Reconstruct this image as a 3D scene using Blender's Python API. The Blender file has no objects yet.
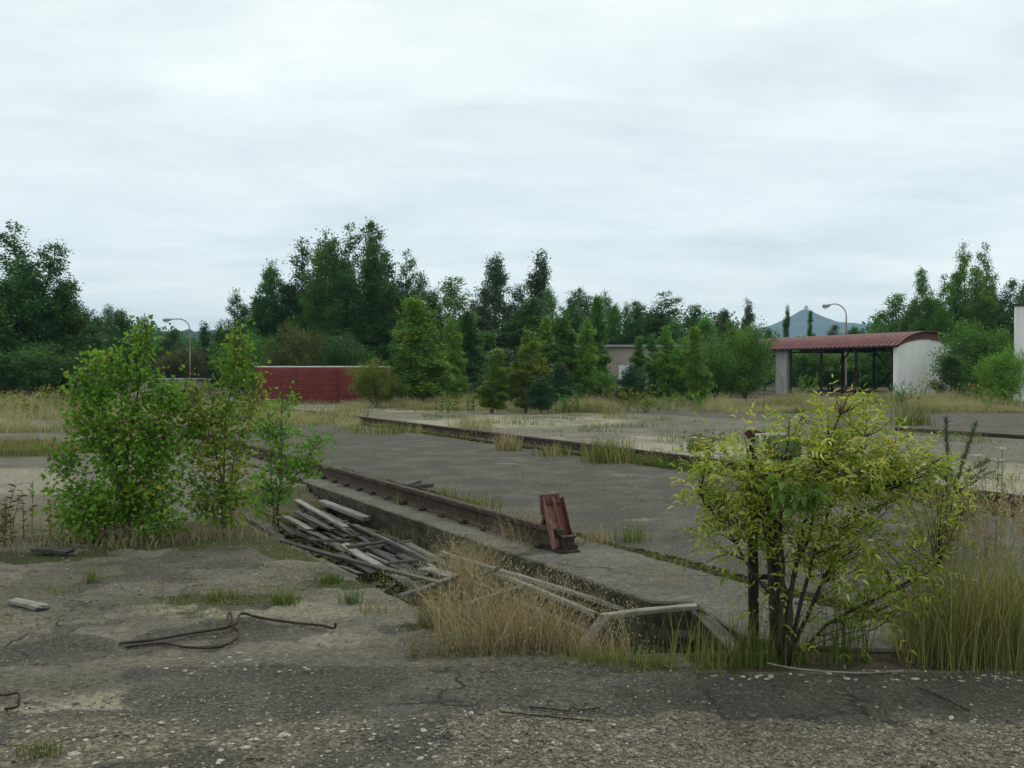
import bpy, math, random
import numpy as np
from mathutils import Vector, Matrix, Euler

# ------------------------------------------------------------------ camera, sky, sun
SC = bpy.context.scene
COL = SC.collection
CAM_H, F, CX, HOR = 1.65, 1000.0, 512.0, 372.0
cd = bpy.data.cameras.new("camera"); cam = bpy.data.objects.new("camera", cd); COL.objects.link(cam)
cam.location = (0, 0, CAM_H)
cam.rotation_euler = (math.radians(90) - math.atan((384 - HOR) / F), 0, 0)
cd.sensor_width = 36; cd.lens = F / 1024 * 36; cd.clip_end = 20000; cd.clip_start = 0.05
SC.camera = cam
SC.view_settings.view_transform = 'Standard'; SC.view_settings.look = 'None'
SC.view_settings.exposure = 0.42; SC.view_settings.gamma = 1.0
SC.view_settings.use_curve_mapping = False
SC.cycles.max_bounces = 6; SC.cycles.transparent_max_bounces = 8
SC.cycles.use_denoising = True
try:
    SC.cycles.denoiser = 'OPENIMAGEDENOISE'; SC.cycles.denoising_input_passes = 'RGB_ALBEDO_NORMAL'
except Exception: pass
SC.cycles.caustics_reflective = False; SC.cycles.caustics_refractive = False

SUN_EL, SUN_AZ = math.radians(48), math.radians(35)     # azimuth from +Y towards +X
w = bpy.data.worlds.new("World"); SC.world = w; w.use_nodes = True
nt = w.node_tree; nt.nodes.clear()
def N(tree, t, **k):
    n = tree.nodes.new(t)
    for a, b in k.items(): setattr(n, a, b)
    return n
def world():
    L = nt.links.new
    out = N(nt, 'ShaderNodeOutputWorld')
    sky = N(nt, 'ShaderNodeTexSky'); sky.sky_type = 'NISHITA'; sky.sun_disc = False
    sky.sun_elevation = SUN_EL; sky.sun_rotation = SUN_AZ
    b1 = N(nt, 'ShaderNodeBackground'); b1.inputs[1].default_value = 0.11; L(sky.outputs[0], b1.inputs[0])
    tc = N(nt, 'ShaderNodeTexCoord')
    sep = N(nt, 'ShaderNodeSeparateXYZ'); L(tc.outputs['Generated'], sep.inputs[0])
    def M(op, a, b=None, c=None, clamp=False):
        m = N(nt, 'ShaderNodeMath', operation=op); m.use_clamp = clamp
        for i, v in enumerate((a, b, c)):
            if v is None: continue
            if isinstance(v, (int, float)): m.inputs[i].default_value = v
            else: L(v, m.inputs[i])
        return m.outputs[0]
    z = M('MAXIMUM', sep.outputs[2], 0.0)
    zz = M('ADD', z, 0.16)
    u = M('DIVIDE', sep.outputs[0], zz); v = M('DIVIDE', sep.outputs[1], zz)
    cmb = N(nt, 'ShaderNodeCombineXYZ'); L(u, cmb.inputs[0]); L(M('MULTIPLY', v, 1.25), cmb.inputs[1])
    n1 = N(nt, 'ShaderNodeTexNoise'); n1.inputs['Scale'].default_value = 0.75; n1.inputs['Detail'].default_value = 8
    n1.inputs['Roughness'].default_value = 0.60; n1.inputs['Distortion'].default_value = 0.3; L(cmb.outputs[0], n1.inputs['Vector'])
    cmb2 = N(nt, 'ShaderNodeCombineXYZ'); L(u, cmb2.inputs[0]); L(M('MULTIPLY', v, 2.1), cmb2.inputs[1]); cmb2.inputs[2].default_value = 4.0
    n2 = N(nt, 'ShaderNodeTexNoise'); n2.inputs['Scale'].default_value = 1.3; n2.inputs['Detail'].default_value = 6
    n2.inputs['Roughness'].default_value = 0.6; n2.inputs['Distortion'].default_value = 0.4; L(cmb2.outputs[0], n2.inputs['Vector'])
    s = M('ADD', M('MULTIPLY', n1.outputs[0], 0.62), M('MULTIPLY', n2.outputs[0], 0.38))
    rp = N(nt, 'ShaderNodeValToRGB'); L(s, rp.inputs[0])
    e = rp.color_ramp.elements
    e[0].position = 0.36; e[0].color = (0.60, 0.675, 0.69, 1)
    e[1].position = 0.60; e[1].color = (0.86, 0.90, 0.875, 1)
    # high cloud is brighter up, a bluer and darker veil lies between 6 and 13 degrees, pale again at the horizon
    rz = N(nt, 'ShaderNodeValToRGB'); L(z, rz.inputs[0])
    el = rz.color_ramp.elements
    el[0].position = 0.0; el[0].color = (0.93, 0.95, 0.95, 1)
    el[1].position = 1.0; el[1].color = (1.0, 1.0, 1.0, 1)
    for p, c in ((0.07, (0.97, 0.975, 0.965)), (0.125, (0.85, 0.89, 0.92)), (0.20, (0.885, 0.91, 0.93)), (0.32, (0.965, 0.965, 0.96))):
        q = el.new(p); q.color = (*c, 1)
    mx = N(nt, 'ShaderNodeMix', data_type='RGBA', blend_type='MULTIPLY'); mx.inputs[0].default_value = 1
    L(rp.outputs[0], mx.inputs[6]); L(rz.outputs[0], mx.inputs[7])
    b2 = N(nt, 'ShaderNodeBackground'); L(mx.outputs[2], b2.inputs[0])
    # unseen sky behind the camera is boosted above that ahead to light the land
    az = N(nt, 'ShaderNodeMapRange'); az.interpolation_type = 'SMOOTHSTEP'; L(sep.outputs[1], az.inputs[0])
    az.inputs[1].default_value = -0.5; az.inputs[2].default_value = 0.75; az.inputs[3].default_value = 1.28; az.inputs[4].default_value = 0.97
    L(az.outputs[0], b2.inputs[1])
    ms = N(nt, 'ShaderNodeMixShader'); ms.inputs[0].default_value = 0.94
    L(b1.outputs[0], ms.inputs[1]); L(b2.outputs[0], ms.inputs[2]); L(ms.outputs[0], out.inputs[0])
world()
sd = bpy.data.lights.new("sun", 'SUN'); sd.energy = 1.1; sd.angle = math.radians(12); sd.color = (1, 0.96, 0.9)
sun = bpy.data.objects.new("sun", sd); COL.objects.link(sun)
sdir = Vector((math.sin(SUN_AZ) * math.cos(SUN_EL), math.cos(SUN_AZ) * math.cos(SUN_EL), math.sin(SUN_EL)))
sun.rotation_euler = sdir.to_track_quat('Z', 'Y').to_euler(); sun.location = (0, 0, 60)

# ------------------------------------------------------------------ helpers
def P(px, py, z=0.0):
    "the point of the plane at height z that is seen at that pixel"
    Y = (CAM_H - z) * F / (py - HOR)
    return np.array([(px - CX) / F * Y, Y, z])
def Q(px, py, Y):
    "the point at distance Y seen at that pixel"
    return np.array([(px - CX) / F * Y, Y, CAM_H - (py - HOR) / F * Y])
R0 = np.array([0.99, 7.08]); DS = np.array([-0.465, 0.885]); DT = np.array([0.885, 0.465])
def ST(s, t, z=0.0):
    p = R0 + DS * s + DT * t
    return np.array([p[0], p[1], z])
TRK = math.atan2(DS[1], DS[0])

_perm = np.random.RandomState(7).permutation(4096)
def _hash(ix, iy): return _perm[(ix + _perm[iy & 4095]) & 4095] / 4095.0
def vnoise(x, y):
    ix = np.floor(x).astype(int); iy = np.floor(y).astype(int); fx = x - ix; fy = y - iy
    fx = fx * fx * (3 - 2 * fx); fy = fy * fy * (3 - 2 * fy)
    a = _hash(ix, iy); b = _hash(ix + 1, iy); c = _hash(ix, iy + 1); d = _hash(ix + 1, iy + 1)
    return (a * (1 - fx) + b * fx) * (1 - fy) + (c * (1 - fx) + d * fx) * fy
def fbm(x, y, o=4, g=0.5):
    s = 0; a = 1; t = 0
    for i in range(o):
        s = s + a * vnoise(x * 2**i + 17.3 * i, y * 2**i + 5.1 * i); t += a; a *= g
    return s / t
def sstep(a, b, x):
    t = np.clip((x - a) / (b - a), 0, 1); return t * t * (3 - 2 * t)

def raw_mesh(name, V, Fc, rnd=None, smooth=False, attrs=None):
    me = bpy.data.meshes.new(name)
    V = np.asarray(V, dtype=np.float32)
    if isinstance(Fc, np.ndarray):
        k = Fc.shape[1]; n = len(Fc)
        me.vertices.add(len(V)); me.vertices.foreach_set('co', V.ravel())
        me.loops.add(n * k); me.loops.foreach_set('vertex_index', Fc.astype(np.int32).ravel())
        me.polygons.add(n); me.polygons.foreach_set('loop_start', np.arange(0, n * k, k, dtype=np.int32))
        me.update(calc_edges=True)
    else:
        me.from_pydata([tuple(map(float, v)) for v in V], [], [tuple(map(int, f)) for f in Fc])
        n = len(Fc)
    if rnd is not None:
        a = me.attributes.new('rnd', 'FLOAT', 'FACE'); a.data.foreach_set('value', np.asarray(rnd, dtype=np.float32))
    if attrs:
        for k2, vals in attrs.items():
            a = me.attributes.new(k2, 'FLOAT', 'POINT'); a.data.foreach_set('value', np.asarray(vals, dtype=np.float32))
    me.validate(clean_customdata=False)
    if smooth: me.polygons.foreach_set('use_smooth', np.ones(len(me.polygons), dtype=bool))
    return me
def link(name, me, mat=None, parent=None, loc=None, rot=None):
    o = bpy.data.objects.new(name, me); COL.objects.link(o)
    if mat is not None and me is not None and not me.materials: me.materials.append(mat)
    if parent: o.parent = parent
    if loc is not None: o.location = tuple(map(float, loc))
    if rot is not None: o.rotation_euler = rot
    return o
def tag(o, label=None, cat=None, group=None, kind=None):
    if label: o['label'] = label
    if cat: o['category'] = cat
    if group: o['group'] = group
    if kind: o['kind'] = kind
    return o
def thing(name, label, cat, loc=(0, 0, 0), rz=0, group=None):
    o = bpy.data.objects.new(name, None); COL.objects.link(o); o.empty_display_size = 0.2
    o.location = tuple(map(float, loc)); o.rotation_euler = (0, 0, rz)
    return tag(o, label, cat, group)
def copy_tree(o, parent=None):
    c = o.copy(); COL.objects.link(c); c.parent = parent
    for ch in [x for x in KIDS.get(o.name, [])]: copy_tree(ch, c)
    return c
KIDS = {}
def part(name, me, mat, root, loc=None, rot=None):
    o = link(name, me, mat, root, loc, rot); KIDS.setdefault(root.name, []).append(o); return o

class MB:
    def __init__(s): s.v = []; s.f = []
    def add(s, V, Fc):
        b = len(s.v); s.v += [tuple(map(float, p)) for p in V]; s.f += [tuple(i + b for i in f) for f in Fc]; return s
    def box(s, c, d, R=None, bev=0.0):
        x, y, z = d[0] / 2, d[1] / 2, d[2] / 2
        P8 = [(-x, -y, -z), (x, -y, -z), (x, y, -z), (-x, y, -z), (-x, -y, z), (x, -y, z), (x, y, z), (-x, y, z)]
        M = R if R is not None else Matrix.Identity(3)
        return s.add([tuple(M @ Vector(p) + Vector(c)) for p in P8],
                     [(0, 3, 2, 1), (4, 5, 6, 7), (0, 1, 5, 4), (1, 2, 6, 5), (2, 3, 7, 6), (3, 0, 4, 7)])
    def tube(s, pts, r, n=7, cap=True):
        pts = [Vector(tuple(map(float, p))) for p in pts]
        rs = r if isinstance(r, (list, tuple, np.ndarray)) else [r] * len(pts)
        b = len(s.v); up = None
        for i, p in enumerate(pts):
            d = (pts[min(i + 1, len(pts) - 1)] - pts[max(i - 1, 0)])
            if d.length < 1e-9: d = Vector((0, 0, 1))
            d.normalize()
            if up is None: up = d.orthogonal().normalized()
            else:
                up = up - d * up.dot(d)
                up = up.normalized() if up.length > 1e-6 else d.orthogonal().normalized()
            q = d.cross(up)
            for k in range(n):
                a = 2 * math.pi * k / n
                s.v.append(tuple(p + (up * math.cos(a) + q * math.sin(a)) * float(rs[i])))
        for i in range(len(pts) - 1):
            for k in range(n):
                k2 = (k + 1) % n
                s.f.append((b + i * n + k, b + i * n + k2, b + (i + 1) * n + k2, b + (i + 1) * n + k))
        if cap:
            s.f.append(tuple(b + k for k in range(n))[::-1]); s.f.append(tuple(b + (len(pts) - 1) * n + k for k in range(n)))
        return s
    def sweep(s, prof, a, b_, up=(0, 0, 1)):
        "profile (side, up) swept from a to b"
        a = Vector(tuple(map(float, a))); b_ = Vector(tuple(map(float, b_))); d = (b_ - a).normalized()
        sd = d.cross(Vector(up)).normalized(); u2 = sd.cross(d)
        n = len(prof); base = len(s.v)
        for e in (a, b_):
            for x, y in prof: s.v.append(tuple(e + sd * x + u2 * y))
        for k in range(n):
            k2 = (k + 1) % n; s.f.append((base + k, base + k2, base + n + k2, base + n + k))
        s.f.append(tuple(base + k for k in range(n))[::-1]); s.f.append(tuple(base + n + k for k in range(n)))
        return s
    def mesh(s, name, smooth=False, rnd=None): return raw_mesh(name, np.array(s.v), s.f, rnd, smooth)

# ------------------------------------------------------------------ materials
MATS = {}
class MatB:
    def __init__(s, name):
        s.m = bpy.data.materials.new(name); s.m.use_nodes = True; s.t = s.m.node_tree; s.t.nodes.clear()
        s.out = N(s.t, 'ShaderNodeOutputMaterial'); MATS[name] = s.m
    def L(s, a, b): s.t.links.new(a, b)
    def n(s, t, **k): return N(s.t, t, **k)
    def math(s, op, a, b=None, c=None, clamp=False):
        m = s.n('ShaderNodeMath', operation=op); m.use_clamp = clamp
        for i, v in enumerate((a, b, c)):
            if v is None: continue
            if isinstance(v, (int, float)): m.inputs[i].default_value = v
            else: s.L(v, m.inputs[i])
        return m.outputs[0]
    def coord(s, scale=(1, 1, 1), kind='Object'):
        tc = s.n('ShaderNodeTexCoord'); mp = s.n('ShaderNodeMapping'); mp.inputs['Scale'].default_value = scale
        s.L(tc.outputs[kind], mp.inputs[0]); return mp.outputs[0]
    def noise(s, vec, scale, detail=4, rough=0.55, dist=0.0):
        x = s.n('ShaderNodeTexNoise'); x.inputs['Scale'].default_value = scale; x.inputs['Detail'].default_value = detail
        x.inputs['Roughness'].default_value = rough; x.inputs['Distortion'].default_value = dist; s.L(vec, x.inputs['Vector'])
        return x.outputs[0]
    def ramp(s, fac, stops, interp='LINEAR'):
        r = s.n('ShaderNodeValToRGB'); s.L(fac, r.inputs[0]); r.color_ramp.interpolation = interp
        e = r.color_ramp.elements
        def c4(c): return (c, c, c, 1) if isinstance(c, (int, float)) else (*c, 1)
        e[0].position = stops[0][0]; e[0].color = c4(stops[0][1]); e[1].position = stops[-1][0]; e[1].color = c4(stops[-1][1])
        for p, c in stops[1:-1]:
            q = e.new(p); q.color = c4(c)
        return r.outputs[0]
    def mix(s, fac, a, b, mode='MIX'):
        m = s.n('ShaderNodeMix', data_type='RGBA', blend_type=mode)
        for i, v in ((0, fac), (6, a), (7, b)):
            if isinstance(v, (int, float)): m.inputs[i].default_value = v if i == 0 else (v, v, v, 1)
            elif isinstance(v, tuple): m.inputs[i].default_value = (*v, 1)
            else: s.L(v, m.inputs[i])
        return m.outputs[2]
    def attr(s, name):
        a = s.n('ShaderNodeAttribute'); a.attribute_name = name; return a.outputs['Fac']
    def bump(s, h, dist=0.01, strength=0.6):
        b = s.n('ShaderNodeBump'); b.inputs['Distance'].default_value = dist; b.inputs['Strength'].default_value = strength
        s.L(h, b.inputs['Height']); return b.outputs[0]
    def surf(s, col, rough=0.85, nrm=None, spec=0.3, metal=0.0, trans=None):
        p = s.n('ShaderNodeBsdfPrincipled')
        if isinstance(col, tuple): p.inputs['Base Color'].default_value = (*col, 1)
        else: s.L(col, p.inputs['Base Color'])
        if isinstance(rough, (int, float)): p.inputs['Roughness'].default_value = rough
        else: s.L(rough, p.inputs['Roughness'])
        p.inputs['Specular IOR Level'].default_value = spec; p.inputs['Metallic'].default_value = metal
        if nrm is not None: s.L(nrm, p.inputs['Normal'])
        if trans:
            tr = s.n('ShaderNodeBsdfTranslucent'); s.L(trans[1], tr.inputs[0])
            ms = s.n('ShaderNodeMixShader'); ms.inputs[0].default_value = trans[0]
            s.L(p.outputs[0], ms.inputs[1]); s.L(tr.outputs[0], ms.inputs[2]); s.L(ms.outputs[0], s.out.inputs[0])
        else: s.L(p.outputs[0], s.out.inputs[0])
        return s.m
def foliage(name, stops, tr=0.3, var=0.25, spec=0.25, rough=0.55):
    b = MatB(name); c = b.ramp(b.attr('rnd'), stops)
    oi = b.n('ShaderNodeObjectInfo')
    hs = b.n('ShaderNodeHueSaturation'); b.L(c, hs.inputs['Color'])
    b.L(b.math('MULTIPLY_ADD', oi.outputs['Random'], var, 1 - var / 2), hs.inputs['Value'])
    b.L(b.math('MULTIPLY_ADD', oi.outputs['Random'], 0.03, 0.485), hs.inputs['Hue'])
    col = hs.outputs[0]
    tc = b.mix(1.0, col, (1.25, 1.35, 0.7), 'MULTIPLY')
    return b.surf(col, rough, None, spec, 0, (tr, tc))
foliage('leaf_birch', [(0, (0.0328, 0.1048, 0.0144)), (0.5, (0.0567, 0.1586, 0.0192)), (0.85, (0.0907, 0.2016, 0.024)), (1, (0.1638, 0.2285, 0.03))])
foliage('leaf_dark', [(0, (0.0169, 0.0569, 0.0132)), (0.5, (0.0339, 0.0949, 0.0187)), (0.9, (0.0581, 0.1391, 0.0242)), (1, (0.0908, 0.1644, 0.033))])
foliage('leaf_pale', [(0, (0.0594, 0.1378, 0.0162)), (0.5, (0.104, 0.2188, 0.0243)), (1, (0.2005, 0.2834, 0.0338))])
foliage('leaf_yellow', [(0, (.060, .105, .014)), (.5, (.11, .165, .02)), (1, (.21, .22, .03))])
foliage('leaf_olive', [(0, (0.036, 0.054, 0.0144)), (0.6, (0.066, 0.084, 0.018)), (1, (0.12, 0.114, 0.024))])
foliage('leaf_grey', [(0, (.03, .055, .028)), (.6, (.055, .09, .042)), (1, (.09, .13, .06))])
foliage('needle', [(0, (.012, .045, .018)), (.5, (.022, .07, .026)), (1, (.05, .11, .04))], tr=0.12)
foliage('leaf_sapling', [(0, (0.055, 0.1568, 0.014)), (0.45, (0.1, 0.2464, 0.022)), (0.8, (0.17, 0.3248, 0.035)), (0.92, (0.22, 0.2464, 0.02)), (1, (0.36, 0.28, 0.03))], tr=0.38, var=0.05)
foliage('leaf_sapling_yellow', [(0, (.06, .14, .014)), (.5, (.12, .22, .022)), (.8, (.22, .28, .03)), (.94, (.34, .28, .03)), (1, (.30, .15, .03))], tr=0.38, var=0.05)
foliage('leaf_bush', [(0, (.07, .13, .014)), (.4, (.15, .225, .024)), (.7, (.26, .335, .045)), (.95, (.50, .50, .17)), (1, (.38, .24, .05))], tr=0.42, var=0.0)
foliage('leaf_deep', [(0, (.05, .10, .014)), (1, (.10, .17, .02))], tr=0.3, var=0)
foliage('grass_dry', [(0, (.09, .10, .035)), (.3, (.20, .165, .085)), (.7, (.30, .235, .14)), (1, (.44, .36, .23))], tr=0.25, var=0.05, rough=.7)
foliage('grass_mixed', [(0, (.035, .075, .010)), (.45, (.085, .12, .022)), (.75, (.20, .18, .07)), (1, (.36, .29, .14))], tr=0.3, var=0.08, rough=.65)
foliage('grass_belt', [(0, (.07, .085, .028)), (.35, (.16, .15, .065)), (.65, (.27, .235, .13)), (1, (.42, .37, .23))], tr=0.3, var=0.05, rough=.7)
foliage('grass_green', [(0, (.03, .08, .014)), (.6, (.065, .12, .022)), (1, (.16, .18, .04))], tr=0.3, var=0.08)
foliage('grass_reed', [(0, (.06, .10, .018)), (.4, (.12, .155, .035)), (.7, (.22, .20, .08)), (1, (.38, .31, .16))], tr=0.35, var=0, rough=.65)
foliage('reed_plume', [(0, (.17, .125, .08)), (.6, (.30, .235, .155)), (1, (.42, .35, .24))], tr=0.2, var=0.0, rough=.8)
foliage('flower_yellow', [(0, (.30, .22, .02)), (1, (.62, .42, .03))], tr=0.2, var=0)
foliage('flower_white', [(0, (.45, .40, .38)), (1, (.62, .58, .55))], tr=0.2, var=0)
foliage('litter', [(0, (.05, .04, .028)), (.7, (.13, .105, .07)), (1, (.26, .22, .15))], tr=.1, var=0)
foliage('flower_rust', [(0, (.10, .03, .02)), (1, (.22, .09, .05))], tr=0.2, var=0)
def bark(name, a, b_, sc=(6, 6, 1.2), k=6):
    m = MatB(name); v = m.coord(sc); n_ = m.noise(v, k, 5, .65); c = m.ramp(n_, [(.35, a), (.62, b_)])
    m.surf(c, .9, m.bump(n_, .01, .5), .2)
bark('bark_dark', (.02, .016, .012), (.07, .055, .045))
bark('bark_stem', (.018, .014, .010), (.06, .045, .03), (20, 20, 5))
bark('bark_brown', (.045, .03, .02), (.13, .09, .06), (20, 20, 5))
m = MatB('bark_birch'); v = m.coord((2, 2, 9)); n_ = m.noise(v, 2.5, 5, .7)
m.surf(m.ramp(n_, [(.38, (.03, .025, .02)), (.50, (.20, .185, .16)), (.8, (.38, .36, .32))]), .8, None, .2)
# weathered grey wood
m = MatB('wood_grey'); v = m.coord((1.2, 26, 26)); n1 = m.noise(v, 1.6, 8, .7, .4); n2 = m.noise(m.coord((3, 3, 3)), 2.2, 4, .6)
oi = m.n('ShaderNodeObjectInfo')
c = m.ramp(n1, [(.32, (.018, .017, .014)), (.5, (.085, .081, .070)), (.64, (.17, .163, .145)), (.8, (.29, .28, .25))])
c = m.mix(m.ramp(n2, [(.42, 0.0), (.62, 0.55)]), c, (.055, .055, .04))
c = m.mix(1.0, c, m.ramp(oi.outputs['Random'], [(0, .4), (1, 1.05)]), 'MULTIPLY')
m.surf(c, .9, m.bump(n1, .006, .8), .2)
m = MatB('wood_pale'); v = m.coord((1.2, 30, 30)); n1 = m.noise(v, 1.6, 8, .7, .4)
c = m.ramp(n1, [(.32, (.05, .047, .038)), (.5, (.17, .162, .14)), (.75, (.34, .325, .29))])
c = m.mix(m.ramp(m.noise(m.coord(), 7, 4, .6), [(.50, 0.0), (.66, .7)]), c, (.11, .11, .08))
m.surf(c, .85, m.bump(n1, .004, .6), .25)
# rust
def rust(name, lo, mid, hi, sc=14):
    m = MatB(name); v = m.coord(); n1 = m.noise(v, sc, 7, .68); n2 = m.noise(v, sc * 6, 4, .6)
    c = m.ramp(n1, [(.32, lo), (.52, mid), (.70, hi)])
    m.surf(c, m.ramp(n2, [(.3, .75), (.7, .95)]), m.bump(n2, .004, .7), .3)
rust('rust_rail', (.018, .013, .010), (.048, .031, .021), (.10, .066, .043))
rust('rust_light', (.07, .04, .028), (.17, .092, .065), (.30, .185, .135), 12)
rust('rust_dark', (.012, .009, .008), (.030, .020, .014), (.07, .04, .025))
# red paint, worn to rust
m = MatB('red_paint_worn'); v = m.coord(); n1 = m.noise(v, 18, 6, .7); n2 = m.noise(v, 60, 3, .6)
c = m.ramp(n1, [(.36, (.028, .016, .012)), (.48, (.075, .022, .018)), (.62, (.12, .030, .025)), (.74, (.20, .10, .075))])
m.surf(c, .65, m.bump(n2, .002, .6), .4)
# red roof sheet
m = MatB('roof_red'); v = m.coord((1, 1, 1)); n1 = m.noise(v, 1.3, 6, .65); n2 = m.noise(v, 12, 4, .6)
c = m.ramp(n1, [(.35, (.085, .024, .022)), (.6, (.14, .037, .033)), (.8, (.20, .075, .065))])
c = m.mix(m.ramp(n2, [(.55, 0.0), (.75, .5)]), c, (.10, .05, .04))
m.surf(c, .6, None, .4)
m = MatB('wagon_red'); v = m.coord((.5, .5, 3)); n1 = m.noise(v, 2.2, 7, .7); n2 = m.noise(m.coord((6, 6, .6)), 2, 6, .7)
c = m.ramp(n1, [(.34, (.075, .014, .013)), (.55, (.135, .022, .020)), (.75, (.18, .045, .038))])
c = m.mix(m.ramp(n2, [(.56, 0.0), (.74, .55)]), c, (.055, .02, .016))
m.surf(c, .75, None, .3)
def plaster(name, a, b_, dirt=(.10, .095, .08)):
    m = MatB(name); v = m.coord((1, 1, .45)); n1 = m.noise(v, 1.1, 7, .65); n2 = m.noise(m.coord((3, 3, .35)), 1.5, 5, .6); n3 = m.noise(m.coord(), 25, 3, .6)
    c = m.ramp(n1, [(.35, a), (.65, b_)]); c = m.mix(m.ramp(n2, [(.52, 0.0), (.78, .55)]), c, dirt)
    m.surf(c, .9, m.bump(n3, .01, .4), .2)
plaster('plaster_white', (.70, .70, .65), (.82, .82, .78), (.56, .56, .50))
plaster('plaster_grey', (.30, .30, .28), (.42, .42, .39))
plaster('plaster_beige', (.24, .21, .16), (.33, .29, .23))
plaster('panel_pale', (.55, .55, .53), (.68, .68, .66), (.3, .3, .27))
plaster('metal_blue', (.20, .29, .32), (.28, .37, .40), (.14, .15, .15))
m = MatB('glass_dark'); m.surf((.015, .018, .02), .12, None, .5)
m = MatB('metal_grey'); n1 = m.noise(m.coord(), 6, 5, .6); m.surf(m.ramp(n1, [(.3, (.16, .17, .17)), (.7, (.26, .27, .27))]), .5, None, .4)
rust('pole_paint', (.10, .05, .035), (.20, .16, .13), (.26, .25, .23), 3)
m = MatB('far_wood'); v = m.coord(); n1 = m.noise(v, .05, 8, .7)
m.surf(m.ramp(n1, [(.35, (.012, .026, .020)), (.65, (.030, .050, .036))]), .95, None, .1)

# ------------------------------------------------------------------ ground
def seg_dist(x, y, pts, closed=True):
    d = np.full(x.shape, 1e9); ins = np.zeros(x.shape, bool); n = len(pts)
    for i in range(n if closed else n - 1):
        ax, ay = pts[i][:2]; bx, by = pts[(i + 1) % n][:2]
        t = np.clip(((x - ax) * (bx - ax) + (y - ay) * (by - ay)) / max((bx - ax)**2 + (by - ay)**2, 1e-9), 0, 1)
        d = np.minimum(d, np.hypot(x - ax - t * (bx - ax), y - ay - t * (by - ay)))
        if closed:
            c = ((ay > y) != (by > y)); ins ^= c & (x < (bx - ax) * (y - ay) / ((by - ay) if by != ay else 1e-9) + ax)
    return np.where(ins, -d, d) if closed else d
DITCH = [tuple(ST(8.6, .35)[:2]), tuple(ST(0.25, .35)[:2]), (1.62, 6.9), (1.62, 6.15), (1.50, 5.98), (.95, 5.84), (.42, 5.74), (.05, 6.05), (-.5, 6.72), (-1.15, 7.75), (-1.95, 9.2), (-3.1, 11.2), (-4.3, 13.6)]
def ground_h(x, y):
    s = (x - R0[0]) * DS[0] + (y - R0[1]) * DS[1]; t = (x - R0[0]) * DT[0] + (y - R0[1]) * DT[1]
    near = sstep(90, 20, y)
    h = (fbm(x * .5 + 9, y * .5 + 3, 3) - .5) * .05 * near + (fbm(x * 2.3, y * 2.3, 4) - .5) * .022 * near
    h += (fbm(x * 9 + 40, y * 9 + 40, 3) - .5) * .011 * sstep(14, 7, y)
    # broken upper crust on the left side and on the gravel
    cr = fbm(x * 3.1 + 70, y * 3.1 + 12, 5, .6)
    h += sstep(.53, .56, cr) * .010 * sstep(12, 7, y) * (t < -.1)
    flat = sstep(-.05, .1, t)
    h = h * (1 - .65 * flat * (y > 5.9))
    d = seg_dist(x, y, DITCH)
    nd = d + (fbm(x * 4, y * 4, 3) - .5) * .10
    D = .47 - .20 * sstep(1.3, 2.4, s) - .20 * sstep(6.5, 8.6, s)
    cut = sstep(.02, -.26, nd) * D
    h = h - cut - .05 * ((t > -.02) & (t < 1.0) & (s > 0))
    # a low bank where the yard slab ends to the right
    h -= .035 * sstep(5.86, 5.80, y + (fbm(x * 5, y * 5, 3) - .5) * .08) * (x > 1.0)
    return h
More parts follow.
